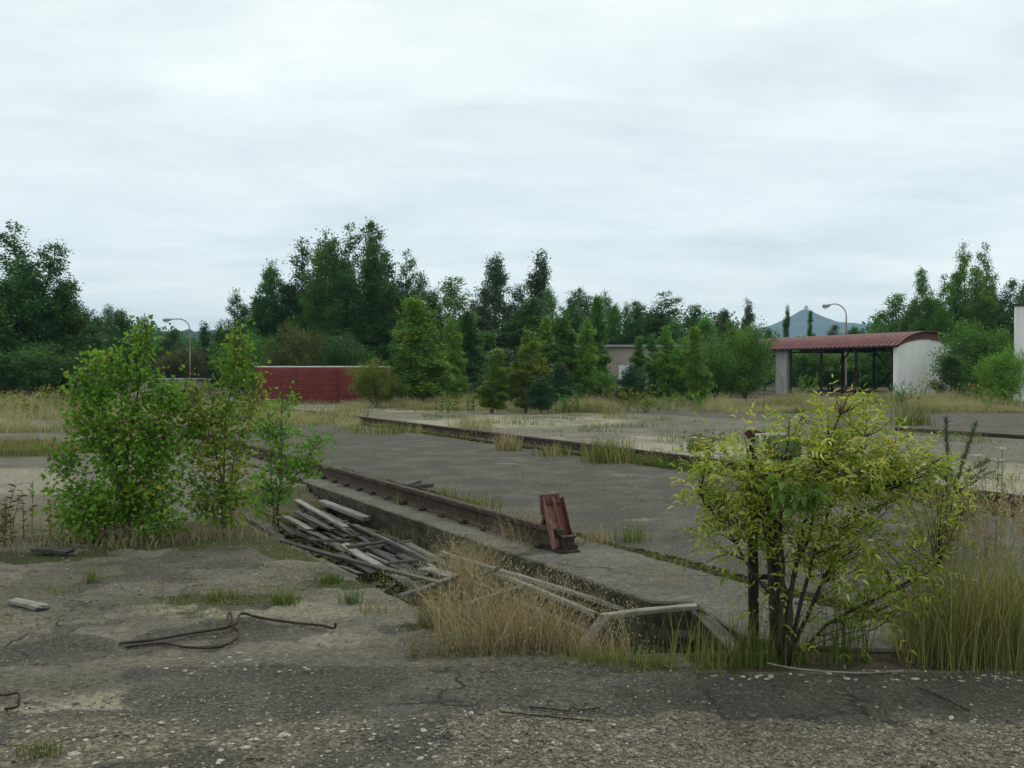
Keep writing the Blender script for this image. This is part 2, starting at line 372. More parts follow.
def make_ground():
    u = np.concatenate([-np.geomspace(7, .75, 26)[:-1], np.linspace(-.72, .72, 860), np.geomspace(.75, 7, 26)[1:]])
    ys = [-3 + 1.2]; 
    while ys[-1] < 9000:
        y = ys[-1] + 3
        ys.append(ys[-1] + (y * .0042 if ys[-1] < 13 and ys[-1] > 2.5 else y * .011 if ys[-1] < 60 else y * .08))
    Y = np.array(ys); UU, YY = np.meshgrid(u, Y); XX = UU * (YY + 3.0) * (1.0)
    XX = np.where(np.abs(UU) > .73, np.sign(UU) * ((np.abs(UU)) * (YY + 3.0) + (np.abs(UU) - .73) * 12), XX)
    x = XX.ravel(); y = YY.ravel(); h = ground_h(x, y)
    s = (x - R0[0]) * DS[0] + (y - R0[1]) * DS[1]; t = (x - R0[0]) * DT[0] + (y - R0[1]) * DT[1]
    n1 = fbm(x * 1.1 + 3, y * 1.1 + 8, 5, .6); n2 = fbm(x * 5 + 30, y * 5 + 1, 4, .6); n3 = fbm(x * .25 + 60, y * .25 + 2, 4)
    ns = fbm(s * .5 + 11, t * 1.9 + 5, 5, .6)
    j = (n2 - .5) * .22
    # asphalt = 1 where the dark bitumen lies, pale = bleached concrete, gravel = loose stones, moss
    asphalt = sstep(1.0, 1.1, t + j * .5) * sstep(6.35, 6.1, t) * (y > 5.8)
    asphalt = asphalt * (1 - .40 * sstep(.50, .66, ns) * sstep(.40, .7, n1 + .15))
    road = sstep(5.62, 5.52, y + j * .35) * sstep(4.72, 4.86, y + j + .12 * (x < 0))
    asphalt = np.maximum(asphalt, road * sstep(-2.2, -1.7, x + j * 2 + (y - 5) * .4))
    asphalt = np.maximum(asphalt, .8 * sstep(.5, .62, n1) * (t < -.2) * (y > 5.6) * (y < 11))
    asphalt = np.maximum(asphalt, .85 * sstep(4.9, 4.8, y + j) * sstep(-.1, -.5, x + j) * sstep(.36, .5, n1))
    pale = np.zeros_like(x)
    for px, py, rx, ry, k in ((385, 689, .30, .10, .8), (45, 715, .62, .26, .9), (120, 700, .35, .10, .6), (40, 742, .7, .12, .5), (880, 690, .3, .12, .45), (960, 698, .45, .12, .5),
                              (250, 610, 1.0, .35, .6), (120, 640, .9, .25, .35), (330, 640, .6, .2, .5), (470, 473, 1.4, .8, .6), (430, 462, 1.3, 1.1, .35), (560, 690, .5, .05, .5), (790, 676, .6, .05, .7), (650, 672, .9, .035, .8)):
        c = P(px, py); q = np.hypot((x - c[0]) / rx, (y - c[1]) / ry) + (n2 - .5) * 1.3 + (n1 - .5) * .8
        pale = np.maximum(pale, k * .85 * sstep(1.35, .45, q))
    yard = (t > 1.1) * (t < 6.2) * (y > 5.9)
    stk = fbm(x * .8 + 20, y * 3.2 + 7, 5, .62); pale = np.maximum(pale, yard * .75 * sstep(.48, .66, stk) * sstep(.40, .56, n3 + .08))
    asphalt = asphalt * (1 - .35 * yard * sstep(.50, .68, stk))
    far = sstep(6.75, 6.95, t)
    pale = np.maximum(pale, far * sstep(18.8, 18.2, t) * (.30 + .5 * sstep(.42, .58, n3 * .6 + ns * .4)) * (1 - .75 * sstep(10.5, 12.5, t + (n1 - .5) * 2) * sstep(3.0, 5.0, x)))
    pale = np.maximum(pale, .6 * (t < -3) * (y > 10) * sstep(.47, .6, n3))
    asphalt = np.maximum(asphalt, .75 * sstep(18.4, 19.2, t))
    gravel = sstep(4.86, 4.72, y + j) * sstep(-.35, -.25, x + j)
    gravel = np.maximum(gravel, .55 * sstep(4.9, 4.7, y + j) * sstep(.52, .62, n1))
    gravel = np.maximum(gravel, .35 * sstep(.52, .62, fbm(x * 1.7 + 9, y * 1.7, 4)) * (t < -.3) * (y > 5.5))
    moss = sstep(.30, .06, np.abs(t - 1.02 - (n1 - .5) * .35)) * sstep(.47, .60, fbm(s * .8 + 3, t * 2 + 1, 4)) * (s > -2)
    moss = np.maximum(moss, .9 * sstep(.28, .08, np.abs(t - 1.02)) * sstep(-2, -1.5, s) * sstep(1.9, 1.3, s))
    moss = np.maximum(moss, .9 * sstep(.5, .1, np.abs(t - 6.35)) * sstep(.42, .56, n2))
    moss = np.maximum(moss, .7 * (seg_dist(x, y, DITCH) < .35) * sstep(.5, .6, n1) * (t < .1))
    for px, py, rx, ry in ((220, 600, .7, .18), (360, 585, .6, .25), (20, 557, .9, .35), (300, 520, 1.2, .5), (180, 545, 1.6, .35)):
        c = P(px, py); q = np.hypot((x - c[0]) / rx, (y - c[1]) / ry) + (n2 - .5) * 1.5
        moss = np.maximum(moss, .85 * sstep(1.1, .6, q))
    soil = sstep(.02, -.12, seg_dist(x, y, DITCH) + j * .4)
    soil = np.maximum(soil, .8 * sstep(0.9, .5, np.hypot((x + 3.3) / 2.6, (y - 10.0) / .7) + (n2 - .5) * .8))
    soil = np.maximum(soil, sstep(60, 66, y) * .9)
    soil = np.maximum(soil, .8 * sstep(5.95, 5.85, y + j * .6) * sstep(5.60, 5.66, y + j * .3) * (x > .3))
    nu, ny = len(u), len(Y)
    idx = np.arange(nu * ny).reshape(ny, nu)
    Fc = np.stack([idx[:-1, :-1], idx[:-1, 1:], idx[1:, 1:], idx[1:, :-1]], -1).reshape(-1, 4)
    me = raw_mesh('ground', np.stack([x, y, h], -1), Fc, None, True, dict(asphalt=asphalt, pale=pale, gravel=gravel, moss=moss, soil=soil))
    m = ground_mat('ground', True)
    return tag(link('ground', me, m), kind='structure')
def ground_mat(name, attrs):
    m = MatB(name); v = m.coord()
    nf = m.noise(v, 55, 5, .7); nm = m.noise(v, 9, 8, .74, .3); nl = m.noise(v, 1.3, 6, .62, .4); nv = m.noise(v, 210, 3, .6)
    vo = m.n('ShaderNodeTexVoronoi'); vo.inputs['Scale'].default_value = 60; m.L(v, vo.inputs['Vector'])
    vo2 = m.n('ShaderNodeTexVoronoi'); vo2.inputs['Scale'].default_value = 26; m.L(v, vo2.inputs['Vector'])
    # concrete and dust
    base = m.ramp(nm, [(.28, (.085, .078, .062)), (.5, (.125, .115, .092)), (.72, (.17, .158, .128))])
    base = m.mix(m.ramp(nl, [(.40, .65), (.60, 0.0)]), base, (.062, .058, .047))
    if not attrs:
        base = m.ramp(nm, [(.28, (.08, .077, .066)), (.5, (.115, .110, .096)), (.72, (.16, .155, .135))])
        base = m.mix(m.ramp(nl, [(.42, .6), (.62, 0.0)]), base, (.060, .057, .048))
    col = base
    sp = m.ramp(nf, [(.60, 0.0), (.70, 1.0)])
    if attrs:
        wv = m.math('MULTIPLY_ADD', nm, .5, -.25)
        def msk(a, lo=.35, hi=.6): 
            q = m.n('ShaderNodeMapRange'); q.interpolation_type = 'SMOOTHSTEP'; m.L(m.math('ADD', m.attr(a), wv), q.inputs[0])
            q.inputs[1].default_value = lo; q.inputs[2].default_value = hi; return q.outputs[0]
        pc = m.ramp(nm, [(.3, (.18, .168, .128)), (.7, (.29, .272, .212))])
        col = m.mix(msk('pale', .10, .95), col, pc)
        ac = m.ramp(nf, [(.32, (.026, .025, .021)), (.52, (.054, .051, .043)), (.64, (.092, .087, .072)), (.73, (.25, .235, .19))])
        ac = m.mix(m.ramp(nl, [(.46, 0.0), (.64, .5)]), ac, m.ramp(nf, [(.35, (.07, .066, .053)), (.6, (.15, .142, .115)), (.72, (.27, .255, .205))]))
        col = m.mix(msk('asphalt', .25, .6), col, ac)
        gc = m.ramp(vo.outputs['Color'], [(.1, (.05, .043, .032)), (.45, (.13, .115, .085)), (.75, (.22, .20, .15)), (1, (.36, .34, .27))])
        gc = m.mix(m.ramp(nm, [(.45, 0.0), (.6, .7)]), gc, (.075, .058, .038))
        col = m.mix(m.math('MULTIPLY', msk('gravel', .3, .6), .85), col, gc)
        so = m.ramp(nf, [(.35, (.030, .025, .017)), (.62, (.075, .062, .040)), (.75, (.16, .135, .09))])
        col = m.mix(msk('soil', .3, .6), col, so)
        mo = m.ramp(nf, [(.35, (.012, .016, .004)), (.55, (.040, .048, .010)), (.75, (.085, .088, .020))])
        col = m.mix(msk('moss', .4, .58), col, mo)
    # pale grit and dark specks strewn over everything
    ch = m.ramp(vo2.outputs['Distance'], [(.10, 1.0), (.17, 0.0)])
    ch = m.math('MULTIPLY', ch, m.ramp(m.noise(v, 13, 2, .5), [(.55, 0.0), (.62, 1.0)]))
    col = m.mix(m.math('MULTIPLY', ch, .7), col, (.30, .285, .23))
    col = m.mix(m.math('MULTIPLY', sp, .35), col, (.24, .225, .18))
    col = m.mix(m.ramp(nf, [(.28, .7), (.38, 0.0)]), col, (.022, .021, .018))
    col = m.mix(1.0, col, m.ramp(nv, [(.30, .62), (.5, 1.0), (.68, 1.5)]), 'MULTIPLY')
    col = m.mix(1.0, col, m.ramp(m.noise(v, 26, 5, .75), [(.34, .66), (.5, 1.0), (.66, 1.45)]), 'MULTIPLY')
    col = m.mix(1.0, col, (.99, .975, .885), 'MULTIPLY')
    # hairline cracks
    wp = m.n('ShaderNodeVectorMath', operation='ADD'); m.L(v, wp.inputs[0])
    nz = m.n('ShaderNodeTexNoise'); nz.inputs['Scale'].default_value = 2.0; nz.inputs['Detail'].default_value = 5; m.L(v, nz.inputs['Vector'])
    m.L(nz.outputs['Color'], wp.inputs[1])
    vc = m.n('ShaderNodeTexVoronoi'); vc.feature = 'DISTANCE_TO_EDGE'; vc.inputs['Scale'].default_value = .33; m.L(wp.outputs[0], vc.inputs['Vector'])
    ck = m.math('MULTIPLY', m.ramp(vc.outputs['Distance'], [(.001, 1.0), (.006, 0.0)]), m.ramp(m.noise(v, .7, 3, .6), [(.47, 0.0), (.56, 1.0)]))
    col = m.mix(m.math('MULTIPLY', ck, .75), col, (.016, .016, .011))
    hh = m.math('ADD', m.math('MULTIPLY', nf, .5), m.math('MULTIPLY', vo2.outputs['Distance'], -.35))
    hh = m.math('ADD', hh, m.math('MULTIPLY', nm, 1.2)); hh = m.math('SUBTRACT', hh, ck)
    m.surf(col, .93, m.bump(hh, .020, 1.0), .22)
    return m.m
ground = make_ground()
conc = ground_mat('concrete_old', False)

def slab(name, pts, top, thick, mat, jit=.012, step=.06, seed=1):
    rs = np.random.RandomState(seed); out = []
    n = len(pts)
    for i in range(n):
        a = np.array(pts[i][:2]); b = np.array(pts[(i + 1) % n][:2]); L = np.hypot(*(b - a)); k = max(1, int(L / step)) if a[1] < 18 else 4
        nn = np.array([-(b - a)[1], (b - a)[0]]) / max(L, 1e-6)
        for q in range(k):
            p = a + (b - a) * q / k; jj = (vnoise(np.array([p[0] * 4.]), np.array([p[1] * 4.]))[0] - .5) * 2
            jj = jj * jit + rs.randn() * jit * .25
            if jj * 1 > jit * .8: jj += jit * 1.2
            out.append(p + nn * jj)
    m = len(out); V = []
    c = np.mean(out, 0)
    for lvl, (dz, sh) in enumerate(((0, .012), (-.014, 0), (-thick, 0))):
        for i, p in enumerate(out):
            d = out[(i + 1) % m] - out[i - 1]; nn = np.array([-d[1], d[0]]) / max(np.hypot(*d), 1e-6)
            V.append((*(p + nn * sh * (1)), top + dz))
    Fc = [tuple(range(m))]
    for l in range(2):
        for i in range(m):
            i2 = (i + 1) % m; Fc.append((l * m + i, (l + 1) * m + i, (l + 1) * m + i2, l * m + i2))
    return raw_mesh(name, V, Fc)
# counterclockwise outline of the crane rail plinth
pl = [ST(60, 0), ST(9, 0), ST(4, 0), ST(0, 0), (1.28, 7.07), (1.37, 6.55), (1.44, 6.2), (1.62, 5.93), (2.1, 5.86), (2.72, 5.84), ST(-1.3, 1.0), ST(3, 1.0), ST(9, 1.02), ST(60, 1.0)]
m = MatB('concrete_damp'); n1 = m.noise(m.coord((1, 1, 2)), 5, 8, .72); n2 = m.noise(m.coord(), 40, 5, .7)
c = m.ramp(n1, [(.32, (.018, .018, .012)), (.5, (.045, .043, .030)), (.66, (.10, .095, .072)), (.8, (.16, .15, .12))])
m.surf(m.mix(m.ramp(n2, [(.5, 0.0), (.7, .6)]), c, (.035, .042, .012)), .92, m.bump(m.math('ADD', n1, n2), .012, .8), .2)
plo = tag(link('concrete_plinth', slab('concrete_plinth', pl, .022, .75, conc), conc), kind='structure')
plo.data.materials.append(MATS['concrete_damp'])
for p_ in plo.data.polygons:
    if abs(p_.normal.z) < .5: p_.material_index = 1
tag(link('concrete_plinth', slab('concrete_plinth2', [ST(-6, 6.42), ST(-6, 7.0), ST(60, 7.0), ST(60, 6.42)][::-1], .02, .2, conc, .02, .15, 4), conc), kind='structure')

# ------------------------------------------------------------------ rails
RAIL = [(-.07, 0), (.07, 0), (.07, .012), (.014, .032), (.010, .105), (.036, .118), (.036, .148), (.028, .156), (-.028, .156), (-.036, .148), (-.036, .118), (-.010, .105), (-.014, .032), (-.07, .012)]
RAIL = [(a * 1.22, b * 1.25) for a, b in RAIL]
def rail(label, t, s0, s1, z, clips=0, flush=False):
    o = thing('rail', label, 'rail', ST(s0, t, z), TRK, 'crane rails crossing the yard')
    mb = MB(); L = s1 - s0
    k = 1
    mb.sweep(RAIL, (0, 0, 0), (L, 0, 0)); part('rail_bar', mb.mesh('rail_bar'), MATS['rust_rail'], o)
    rs = random.Random(int(t * 10))
    for i in range(clips):
        c = MB(); x = .25 + i * .56 + rs.uniform(-.04, .04)
        for sd_ in (1,):
            c.box((x, sd_ * .11, .016), (.09, .07, .020)); c.box((x, sd_ * .09, .030), (.045, .05, .014))
            c.tube([(x, sd_ * .105, .02), (x, sd_ * .105, .048)], .010, 6); c.tube([(x, sd_ * .105, .026), (x, sd_ * .105, .038)], .016, 6)
        part('rail_clip', c.mesh('rail_clip'), MATS['rust_dark'], o)
    return o
near = rail('rusty rail on the concrete plinth, nearest rail, ending at the red stop post', .46, 2.02, 60, .022, 34)
rail('rusty rail running through weeds beyond the dark asphalt, second from the camera', 6.66, -6, 60, .0, 0)
rail('thin sunken rail in the paving in front of the open shed, farthest rail', 18.4, -2, 14, -.09, 0)
rail('short sunken rail in the pale paving behind the dry reeds at the right', 11.5, -8, 4, -.07, 0)

# red rail stop
def stop():
    a = ST(2.06, .46, .022)
    o = thing('rail_stop', 'red and rusty steel stop post bolted to the end of the near rail', 'rail stop', a, TRK)
    M = MATS['red_paint_worn']
    ch = [(-.055, -.03), (.055, -.03), (.055, .03), (.047, .03), (.047, -.022), (-.047, -.022), (-.047, .03), (-.055, .03)]
    for yy, xx0, xx1, mt in ((.05, .16, .02, 'rust_light'), (-.065, .16, .02, 'red_paint_worn')):
        mb = MB(); mb.sweep(ch, (xx0 - .22, yy * .85, .03), (xx1 + .14, yy * .95, .46), up=(-1, 0, .1)); part('strut', mb.mesh('strut'), MATS[mt], o)
    mb = MB(); mb.sweep([(a * .5, b * .6) for a, b in ch], (.30, 0, .19), (.20, 0, .40), up=(1, 0, .2)); part('brace', mb.mesh('brace'), M, o)
    mb = MB(); R = Matrix.Rotation(.10, 3, 'Y')
    mb.box((.165, .01, .425), (.020, .19, .14), R); mb.box((.148, .01, .42), (.025, .20, .016), R); mb.box((.155, .105, .40), (.045, .012, .18), R)
    part('stop_plate', mb.mesh('stop_plate'), M, o)
    mb = MB(); mb.box((-.02, .0, .010), (.32, .20, .02)); mb.box((-.12, -.01, .075), (.05, .11, .12)); mb.box((-.12, -.01, .14), (.08, .13, .016))
    for y in (-.1, .1):
        for x in (-.12, .06): mb.tube([(x, y, .02), (x, y, .06)], .014, 6)
    part('base_block', mb.mesh('base_block'), MATS['rust_dark'], o)
stop()

# ------------------------------------------------------------------ boards
def board(label, a, b, wd, th, mat='wood_grey', name='wooden_board', roll=0.0, cat='board', group='weathered boards of the collapsed ditch cover', seed=0, ragged=.03, rest=True):
    a = np.array(a, float); b = np.array(b, float); L = np.linalg.norm(b - a); rs = np.random.RandomState(seed + int(L * 1000))
    n = max(4, int(L / .12)); V = []; Fc = []
    warp = rs.uniform(-.006, .006); cross = 5
    prof = [(-.5, -.5), (.5, -.5), (.5, .3), (.42, .5), (-.42, .5), (-.5, .3)]
    for i in range(n + 1):
        f = i / n; x = f * L
        for k, (py, pz) in enumerate(prof):
            dx = 0
            if i in (0, n): dx = rs.uniform(-1, 1) * ragged
            yy = py * wd * (1 + rs.uniform(-.04, .04)) + warp * math.sin(f * 3.1) * 1.5
            zz = pz * th + warp * math.sin(f * math.pi) + rs.uniform(-.002, .002)
            V.append((x + dx, yy, zz))
    m = len(prof)
    for i in range(n):
        for k in range(m):
            k2 = (k + 1) % m; Fc.append((i * m + k, i * m + k2, (i + 1) * m + k2, (i + 1) * m + k))
    Fc.append(tuple(range(m))[::-1]); Fc.append(tuple(n * m + k for k in range(m)))
    me = raw_mesh(name, V, Fc)
    d = Vector(tuple(b - a)).normalized(); side = Vector((0, 0, 1)).cross(d).normalized(); up = d.cross(side)
    R = Matrix((d, side, up)).transposed() @ Matrix.Rotation(roll, 3, 'X')
    o = link(name, me, MATS[mat]); o.matrix_world = Matrix.Translation(Vector(tuple(a))) @ R.to_4x4()
    return tag(o, label, cat, group)
rb = random.Random(5)
# the rotten deck: boards laid along the ditch
deck = []
t = -1.42
i = 0
while t < -.16:
    wd = rb.uniform(.075, .12)
    s = 2.15 + rb.uniform(0, .5) - (t + .16) * .25 + (.25 if t < -1.1 else 0)
    while s < 6.6:
        L = rb.uniform(.9, 2.1); e = min(s + L, 6.9)
        if e - s > .35 and rb.random() > .13:
            z = -.235 + rb.uniform(0, .05)
            tw = rb.uniform(-.035, .035)
            deck.append((ST(s, t, z), ST(e, t + tw, z + rb.uniform(-.04, .05)), wd))
        s = e + rb.uniform(.02, .25)
    t += wd + rb.uniform(.004, .05)
for i, (a, b, wd) in enumerate(deck):
    board('grey rotten board lying lengthwise in the sunken plank deck', a, b, wd, .018, 'wood_grey', roll=rb.uniform(-.12, .12), seed=i)
for i in range(24):
    s_ = rb.uniform(2.3, 6.0); t_ = rb.uniform(-1.5, -.2); L_ = rb.uniform(.35, 1.3); an = rb.gauss(0, .10) if rb.random() < .78 else rb.uniform(1.1, 1.9); z_ = rb.uniform(-.205, -.165)
    a_ = ST(s_, t_, z_); b_ = ST(min(s_ + L_ * math.cos(an), 6.8), min(max(t_ + L_ * math.sin(an), -1.55), -.08), z_ + rb.uniform(-.03, .04))
    if np.linalg.norm(b_ - a_) > .2: board('loose grey board lying on top of the sunken plank deck', a_, b_, rb.uniform(.035, .08), .014, 'wood_pale' if rb.random() < .12 else 'wood_grey', roll=rb.uniform(-.2, .2), seed=900 + i)
def bp(label, x0, y0, x1, y1, z0, z1, wd, th, mat='wood_grey', roll=0, **k):
    return board(label, P(x0, y0, z0), P(x1, y1, z1), wd, th, mat, roll=roll, seed=x0, **k)
bp('pale squared timber on the sunken deck right beside the plinth', 322, 502, 367, 519, -.10, -.12, .11, .05, 'wood_pale')
bp('pale loose board at the upper left of the sunken deck', 290, 496, 346, 528, -.13, -.13, .09, .025, 'wood_pale')
bp('long thin board along the left rim of the sunken deck', 281, 541, 388, 571, .0, -.06, .06, .022)
bp('board continuing the left rim towards the dry grass', 380, 568, 441, 583, -.05, -.10, .07, .022)
bp('short grey board lying by the stem of the right sapling', 284, 517, 309, 530, -.04, -.08, .08, .024, 'wood_pale')
bp('narrow grey board second from the deck left rim', 296, 512, 332, 530, -.10, -.12, .08, .024)
bp('bleached board slanting across the middle of the deck', 344, 545, 379, 566, -.15, -.15, .10, .024, 'wood_pale')
bp('long dark board slanting down the right half of the deck', 354, 526, 432, 563, -.14, -.15, .06, .03)
bp('thin cross batten on the deck, nearer the left rim', 318, 541, 352, 541, -.13, -.12, .04, .03)
bp('thin cross batten in the middle of the deck', 348, 547, 384, 542, -.12, -.12, .04, .03)
bp('thin cross batten over the lower end of the deck', 386, 564, 420, 561, -.12, -.12, .04, .03)
bp('short broad board tilted at the lower left end of the deck', 393, 575, 421, 588, -.14, -.15, .11, .024)
bp('pale board end at the lower right tip of the deck', 424, 569, 452, 577, -.13, -.14, .12, .024, 'wood_pale')
bp('dark batten closing the lower end of the deck', 399, 597, 452, 578, -.10, -.12, .045, .035)
bp('small grey board on the far end of the deck', 312, 497, 338, 510, -.16, -.15, .08, .024)
bp('half buried board sticking out of the dry grass', 474, 578, 500, 568, -.08, .0, .06, .024, 'wood_grey')
# the frame round the open end
GF = 'boards of the frame round the open pit'
board('pale grey board spanning the open pit, resting on its two edges', P(602, 617, -.02), P(694, 607, .035), .075, .028, 'wood_pale', group=GF, seed=3)
board('short white batten under the right end of the spanning board', P(652, 612, -.08), P(692, 609, -.05), .05, .02, 'wood_pale', group=GF, seed=4)
board('leaning board propped against the left end of the spanning board', P(581, 652, -.12), P(605, 619, -.01), .08, .026, 'wood_grey', group=GF, seed=5)
board('long thin grey lath lying down the ditch from the dry grass to the pit', P(462, 560, -.08), P(634, 612, -.11), .05, .03, 'wood_pale', group=GF, seed=6)
board('lower grey lath parallel to the long lath in the ditch', P(520, 588, -.17), P(645, 622, -.19), .05, .03, 'wood_grey', group=GF, seed=7)
board('thin pale lath close under the plinth edge, running to the pit', ST(3.2, -.22, -.12), ST(.35, -.24, -.12), .045, .03, 'wood_pale', group=GF, seed=21)
board('dark narrow board in the ditch between the two pale laths', ST(2.9, -.36, -.20), ST(.15, -.40, -.20), .06, .02, 'wood_grey', group=GF, seed=22)
board('short board wedged across the ditch upstream of the pit', ST(1.5, -.08, -.10), ST(1.25, -.85, -.16), .06, .02, 'wood_grey', group=GF, seed=23)
board('dark plank lining the foot of the plinth in the open pit', ST(2.2, -.06, -.25), ST(.75, -.05, -.28), .14, .03, 'wood_grey', roll=1.45, group=GF, seed=8)
board('grey board slanting down the right corner of the pit', P(697, 611, -.03), P(738, 652, -.02), .08, .03, 'wood_grey', group=GF, seed=9, roll=.5)
board('whitish board lying on the pit floor at its left', P(603, 664, -.30), P(655, 672, -.32), .10, .02, 'wood_pale', group=GF, seed=10)
board('grey board lying on the pit floor at its right', P(650, 640, -.33), P(716, 651, -.33), .09, .025, 'wood_grey', group=GF, seed=12)
board('grey beam across the pit below the spanning board', P(632, 626, -.22), P(712, 640, -.20), .06, .05, 'wood_grey', group=GF, seed=13)
board('short weathered plank lying alone on the bare ground at far left', P(12, 602, .025), P(41, 608, .025), .09, .03, 'wood_pale', group=None, name='wooden_plank', cat='plank', seed=14)
board('dark timber piece lying on the asphalt beyond the near rail', P(404, 486, .05), P(419, 481, .09), .09, .05, 'wood_grey', group=None, name='timber_piece', cat='timber', seed=15)
board('small dark timber piece beside the larger one on the asphalt', P(410, 487, .03), P(431, 485, .03), .10, .05, 'wood_grey', group=None, name='timber_piece', cat='timber', seed=16)
board('grey plank half covered by dead grass beneath the left sapling', P(36, 550, .03), P(68, 552, .04), .12, .03, 'wood_grey', group=None, name='wooden_plank', cat='plank', seed=17)

# ------------------------------------------------------------------ rods and sticks on the ground
def rod(name, label, cat, pts, r, mat='rust_dark', n=7):
    Vp = [Vector(tuple(p)) for p in pts]
    out = []
    for i in range(len(Vp) - 1):
        p0 = Vp[max(i - 1, 0)]; p1 = Vp[i]; p2 = Vp[i + 1]; p3 = Vp[min(i + 2, len(Vp) - 1)]
        for k in range(5):
            t = k / 5; out.append(.5 * ((2 * p1) + (p2 - p0) * t + (2 * p0 - 5 * p1 + 4 * p2 - p3) * t * t + (3 * p1 - p0 - 3 * p2 + p3) * t**3))
    out.append(Vp[-1])
    mb = MB().tube(out, r, n); return tag(link(name, mb.mesh(name, True), MATS[mat]), label, cat)
def gp(px, py, dz=.012):
    p = P(px, py); p[2] = float(ground_h(np.array([p[0]]), np.array([p[1]]))[0]) + dz
    Y = (CAM_H - p[2]) * F / (py - HOR); return np.array([(px - CX) / F * Y, Y, p[2]])
rod('bent_rod', 'long rusty bar bent double on the bare ground, a loop in its middle', 'rusty bar',
    [gp(118, 644), gp(150, 641, .02), gp(190, 634, .03), (gp(222, 629, .03)), gp(236, 624, .04), gp(238, 617, .05), gp(243, 614, .05), gp(258, 618, .04), gp(290, 623, .03), gp(320, 626, .02), gp(333, 629, .02), gp(335, 624, .05)], .0085)
rod('bent_rod', 'rusty bar curling in a flat hairpin under the longer bent bar', 'rusty bar',
    [gp(124, 648), gp(160, 644, .015), gp(185, 648, .015), gp(215, 648, .015), gp(233, 641, .02), gp(238, 634, .02), gp(233, 628, .05), gp(228, 625, .07), gp(227, 618, .09), gp(229, 613, .09), gp(231, 618, .08), gp(231, 627, .05)], .0080)
rod('iron_hook', 'rusty iron hook at the left edge of the photo', 'hook', [gp(-14, 696), gp(5, 696, .03), gp(16, 694, .05), gp(17, 701, .04), gp(15, 708, .02), gp(2, 710, .02)], .007)
rod('wire', 'straight thin wire on the dark road strip below the dry grass', 'wire', [gp(500, 713), gp(530, 716), gp(560, 719), gp(592, 722)], .004)
rod('wire', 'wavy thin wire just above the straight one on the road strip', 'wire', [gp(529, 708), gp(550, 710), gp(568, 712, .02), gp(572, 708, .03), gp(580, 711, .02), gp(600, 709)], .004)
rod('stick', 'thin dark stick on the road at right, before the reeds', 'stick', [gp(921, 689), gp(945, 699, .02), gp(971, 712)], .006, 'bark_dark')
rod('fallen_stem', 'pale dead stem lying at the foot of the yellow bush', 'stem', [gp(768, 664, .05), gp(800, 670, .03), gp(860, 674, .02), gp(905, 672, .02)], .005, 'wood_pale')

# ------------------------------------------------------------------ leaf and grass kits
def unit(a): return a / np.maximum(np.linalg.norm(a, axis=-1, keepdims=True), 1e-9)
def leaves(Pt, D, Nn, L, W, shape='diamond', fold=.25):
    "leaf faces: at points Pt, pointing along D, face normal about Nn"
    D = unit(D); S = unit(np.cross(D, Nn)); U = np.cross(S, D); L = L[:, None]; W = W[:, None]
    if shape == 'diamond':
        V = np.stack([Pt, Pt + D * L * .45 + S * W * .5, Pt + D * L, Pt + D * L * .45 - S * W * .5], 1)
        n = len(Pt); Fc = (np.arange(n)[:, None] * 4 + np.arange(4)[None, :]); return V.reshape(-1, 3), Fc, 1
    k = {'oval': ((.22, .42), (.62, .40)), 'birch': ((.22, .52), (.55, .36)), 'lance': ((.25, .48), (.65, .36))}[shape]
    (a, wa), (b, wb) = k
    dr = -U * L * .10
    V = np.stack([Pt, Pt + D * L * a + S * W * wa + U * W * fold * wa * 2, Pt + D * L * b + S * W * wb + U * W * fold * wb * 2 + dr * .4,
                  Pt + D * L + dr * 1.6, Pt + D * L * b - S * W * wb + U * W * fold * wb * 2 + dr * .4, Pt + D * L * a - S * W * wa + U * W * fold * wa * 2], 1)
    n = len(Pt); b0 = np.arange(n)[:, None] * 6
    Fc = np.concatenate([b0 + np.array([[0, 1, 2, 3]]), b0 + np.array([[0, 3, 4, 5]])], 1).reshape(-1, 4)
    return V.reshape(-1, 3), Fc, 2
def leaf_mesh(name, Pt, D, Nn, L, W, rnd, shape='diamond'):
    V, Fc, k = leaves(Pt, D, Nn, L, W, shape); return raw_mesh(name, V, Fc, np.repeat(rnd, k), False)
def blades(rs, base, H, lean, width, curve=1.0, az=None, levels=4):
    n = len(base); az = rs.uniform(0, 2 * np.pi, n) if az is None else az
    d = np.stack([np.cos(az), np.sin(az), np.zeros(n)], -1); face = rs.uniform(0, np.pi, n); sd_ = np.stack([np.cos(face), np.sin(face), np.zeros(n)], -1)
    V = []
    for l in range(levels):
        f = l / (levels - 1); out = lean * (f ** (1.0 + curve)) * H; up = H * f * (1 - .25 * (lean * f) ** 2)
        p = base + d * out[:, None] + np.array([0, 0, 1.]) * up[:, None]; ww = width * (1 - f) ** .7 * .5 + width * .06
        V += [p - sd_ * ww[:, None], p + sd_ * ww[:, None]]
    tip = p
    V = np.stack(V, 1); m = levels * 2; b0 = np.arange(n)[:, None] * m
    Fc = np.concatenate([b0 + np.array([[2 * l, 2 * l + 1, 2 * l + 3, 2 * l + 2]]) for l in range(levels - 1)], 1).reshape(-1, 4)
    return V.reshape(-1, 3), Fc, levels - 1, tip, d
class Acc:
    def __init__(s): s.V = []; s.F = []; s.R = []; s.n = 0
    def add(s, V, Fc, R): s.V.append(V); s.F.append(Fc + s.n); s.R.append(R); s.n += len(V)
    def mesh(s, name): return raw_mesh(name, np.concatenate(s.V), np.concatenate(s.F), np.concatenate(s.R))
def gz(xy):
    return ground_h(xy[:, 0], xy[:, 1])
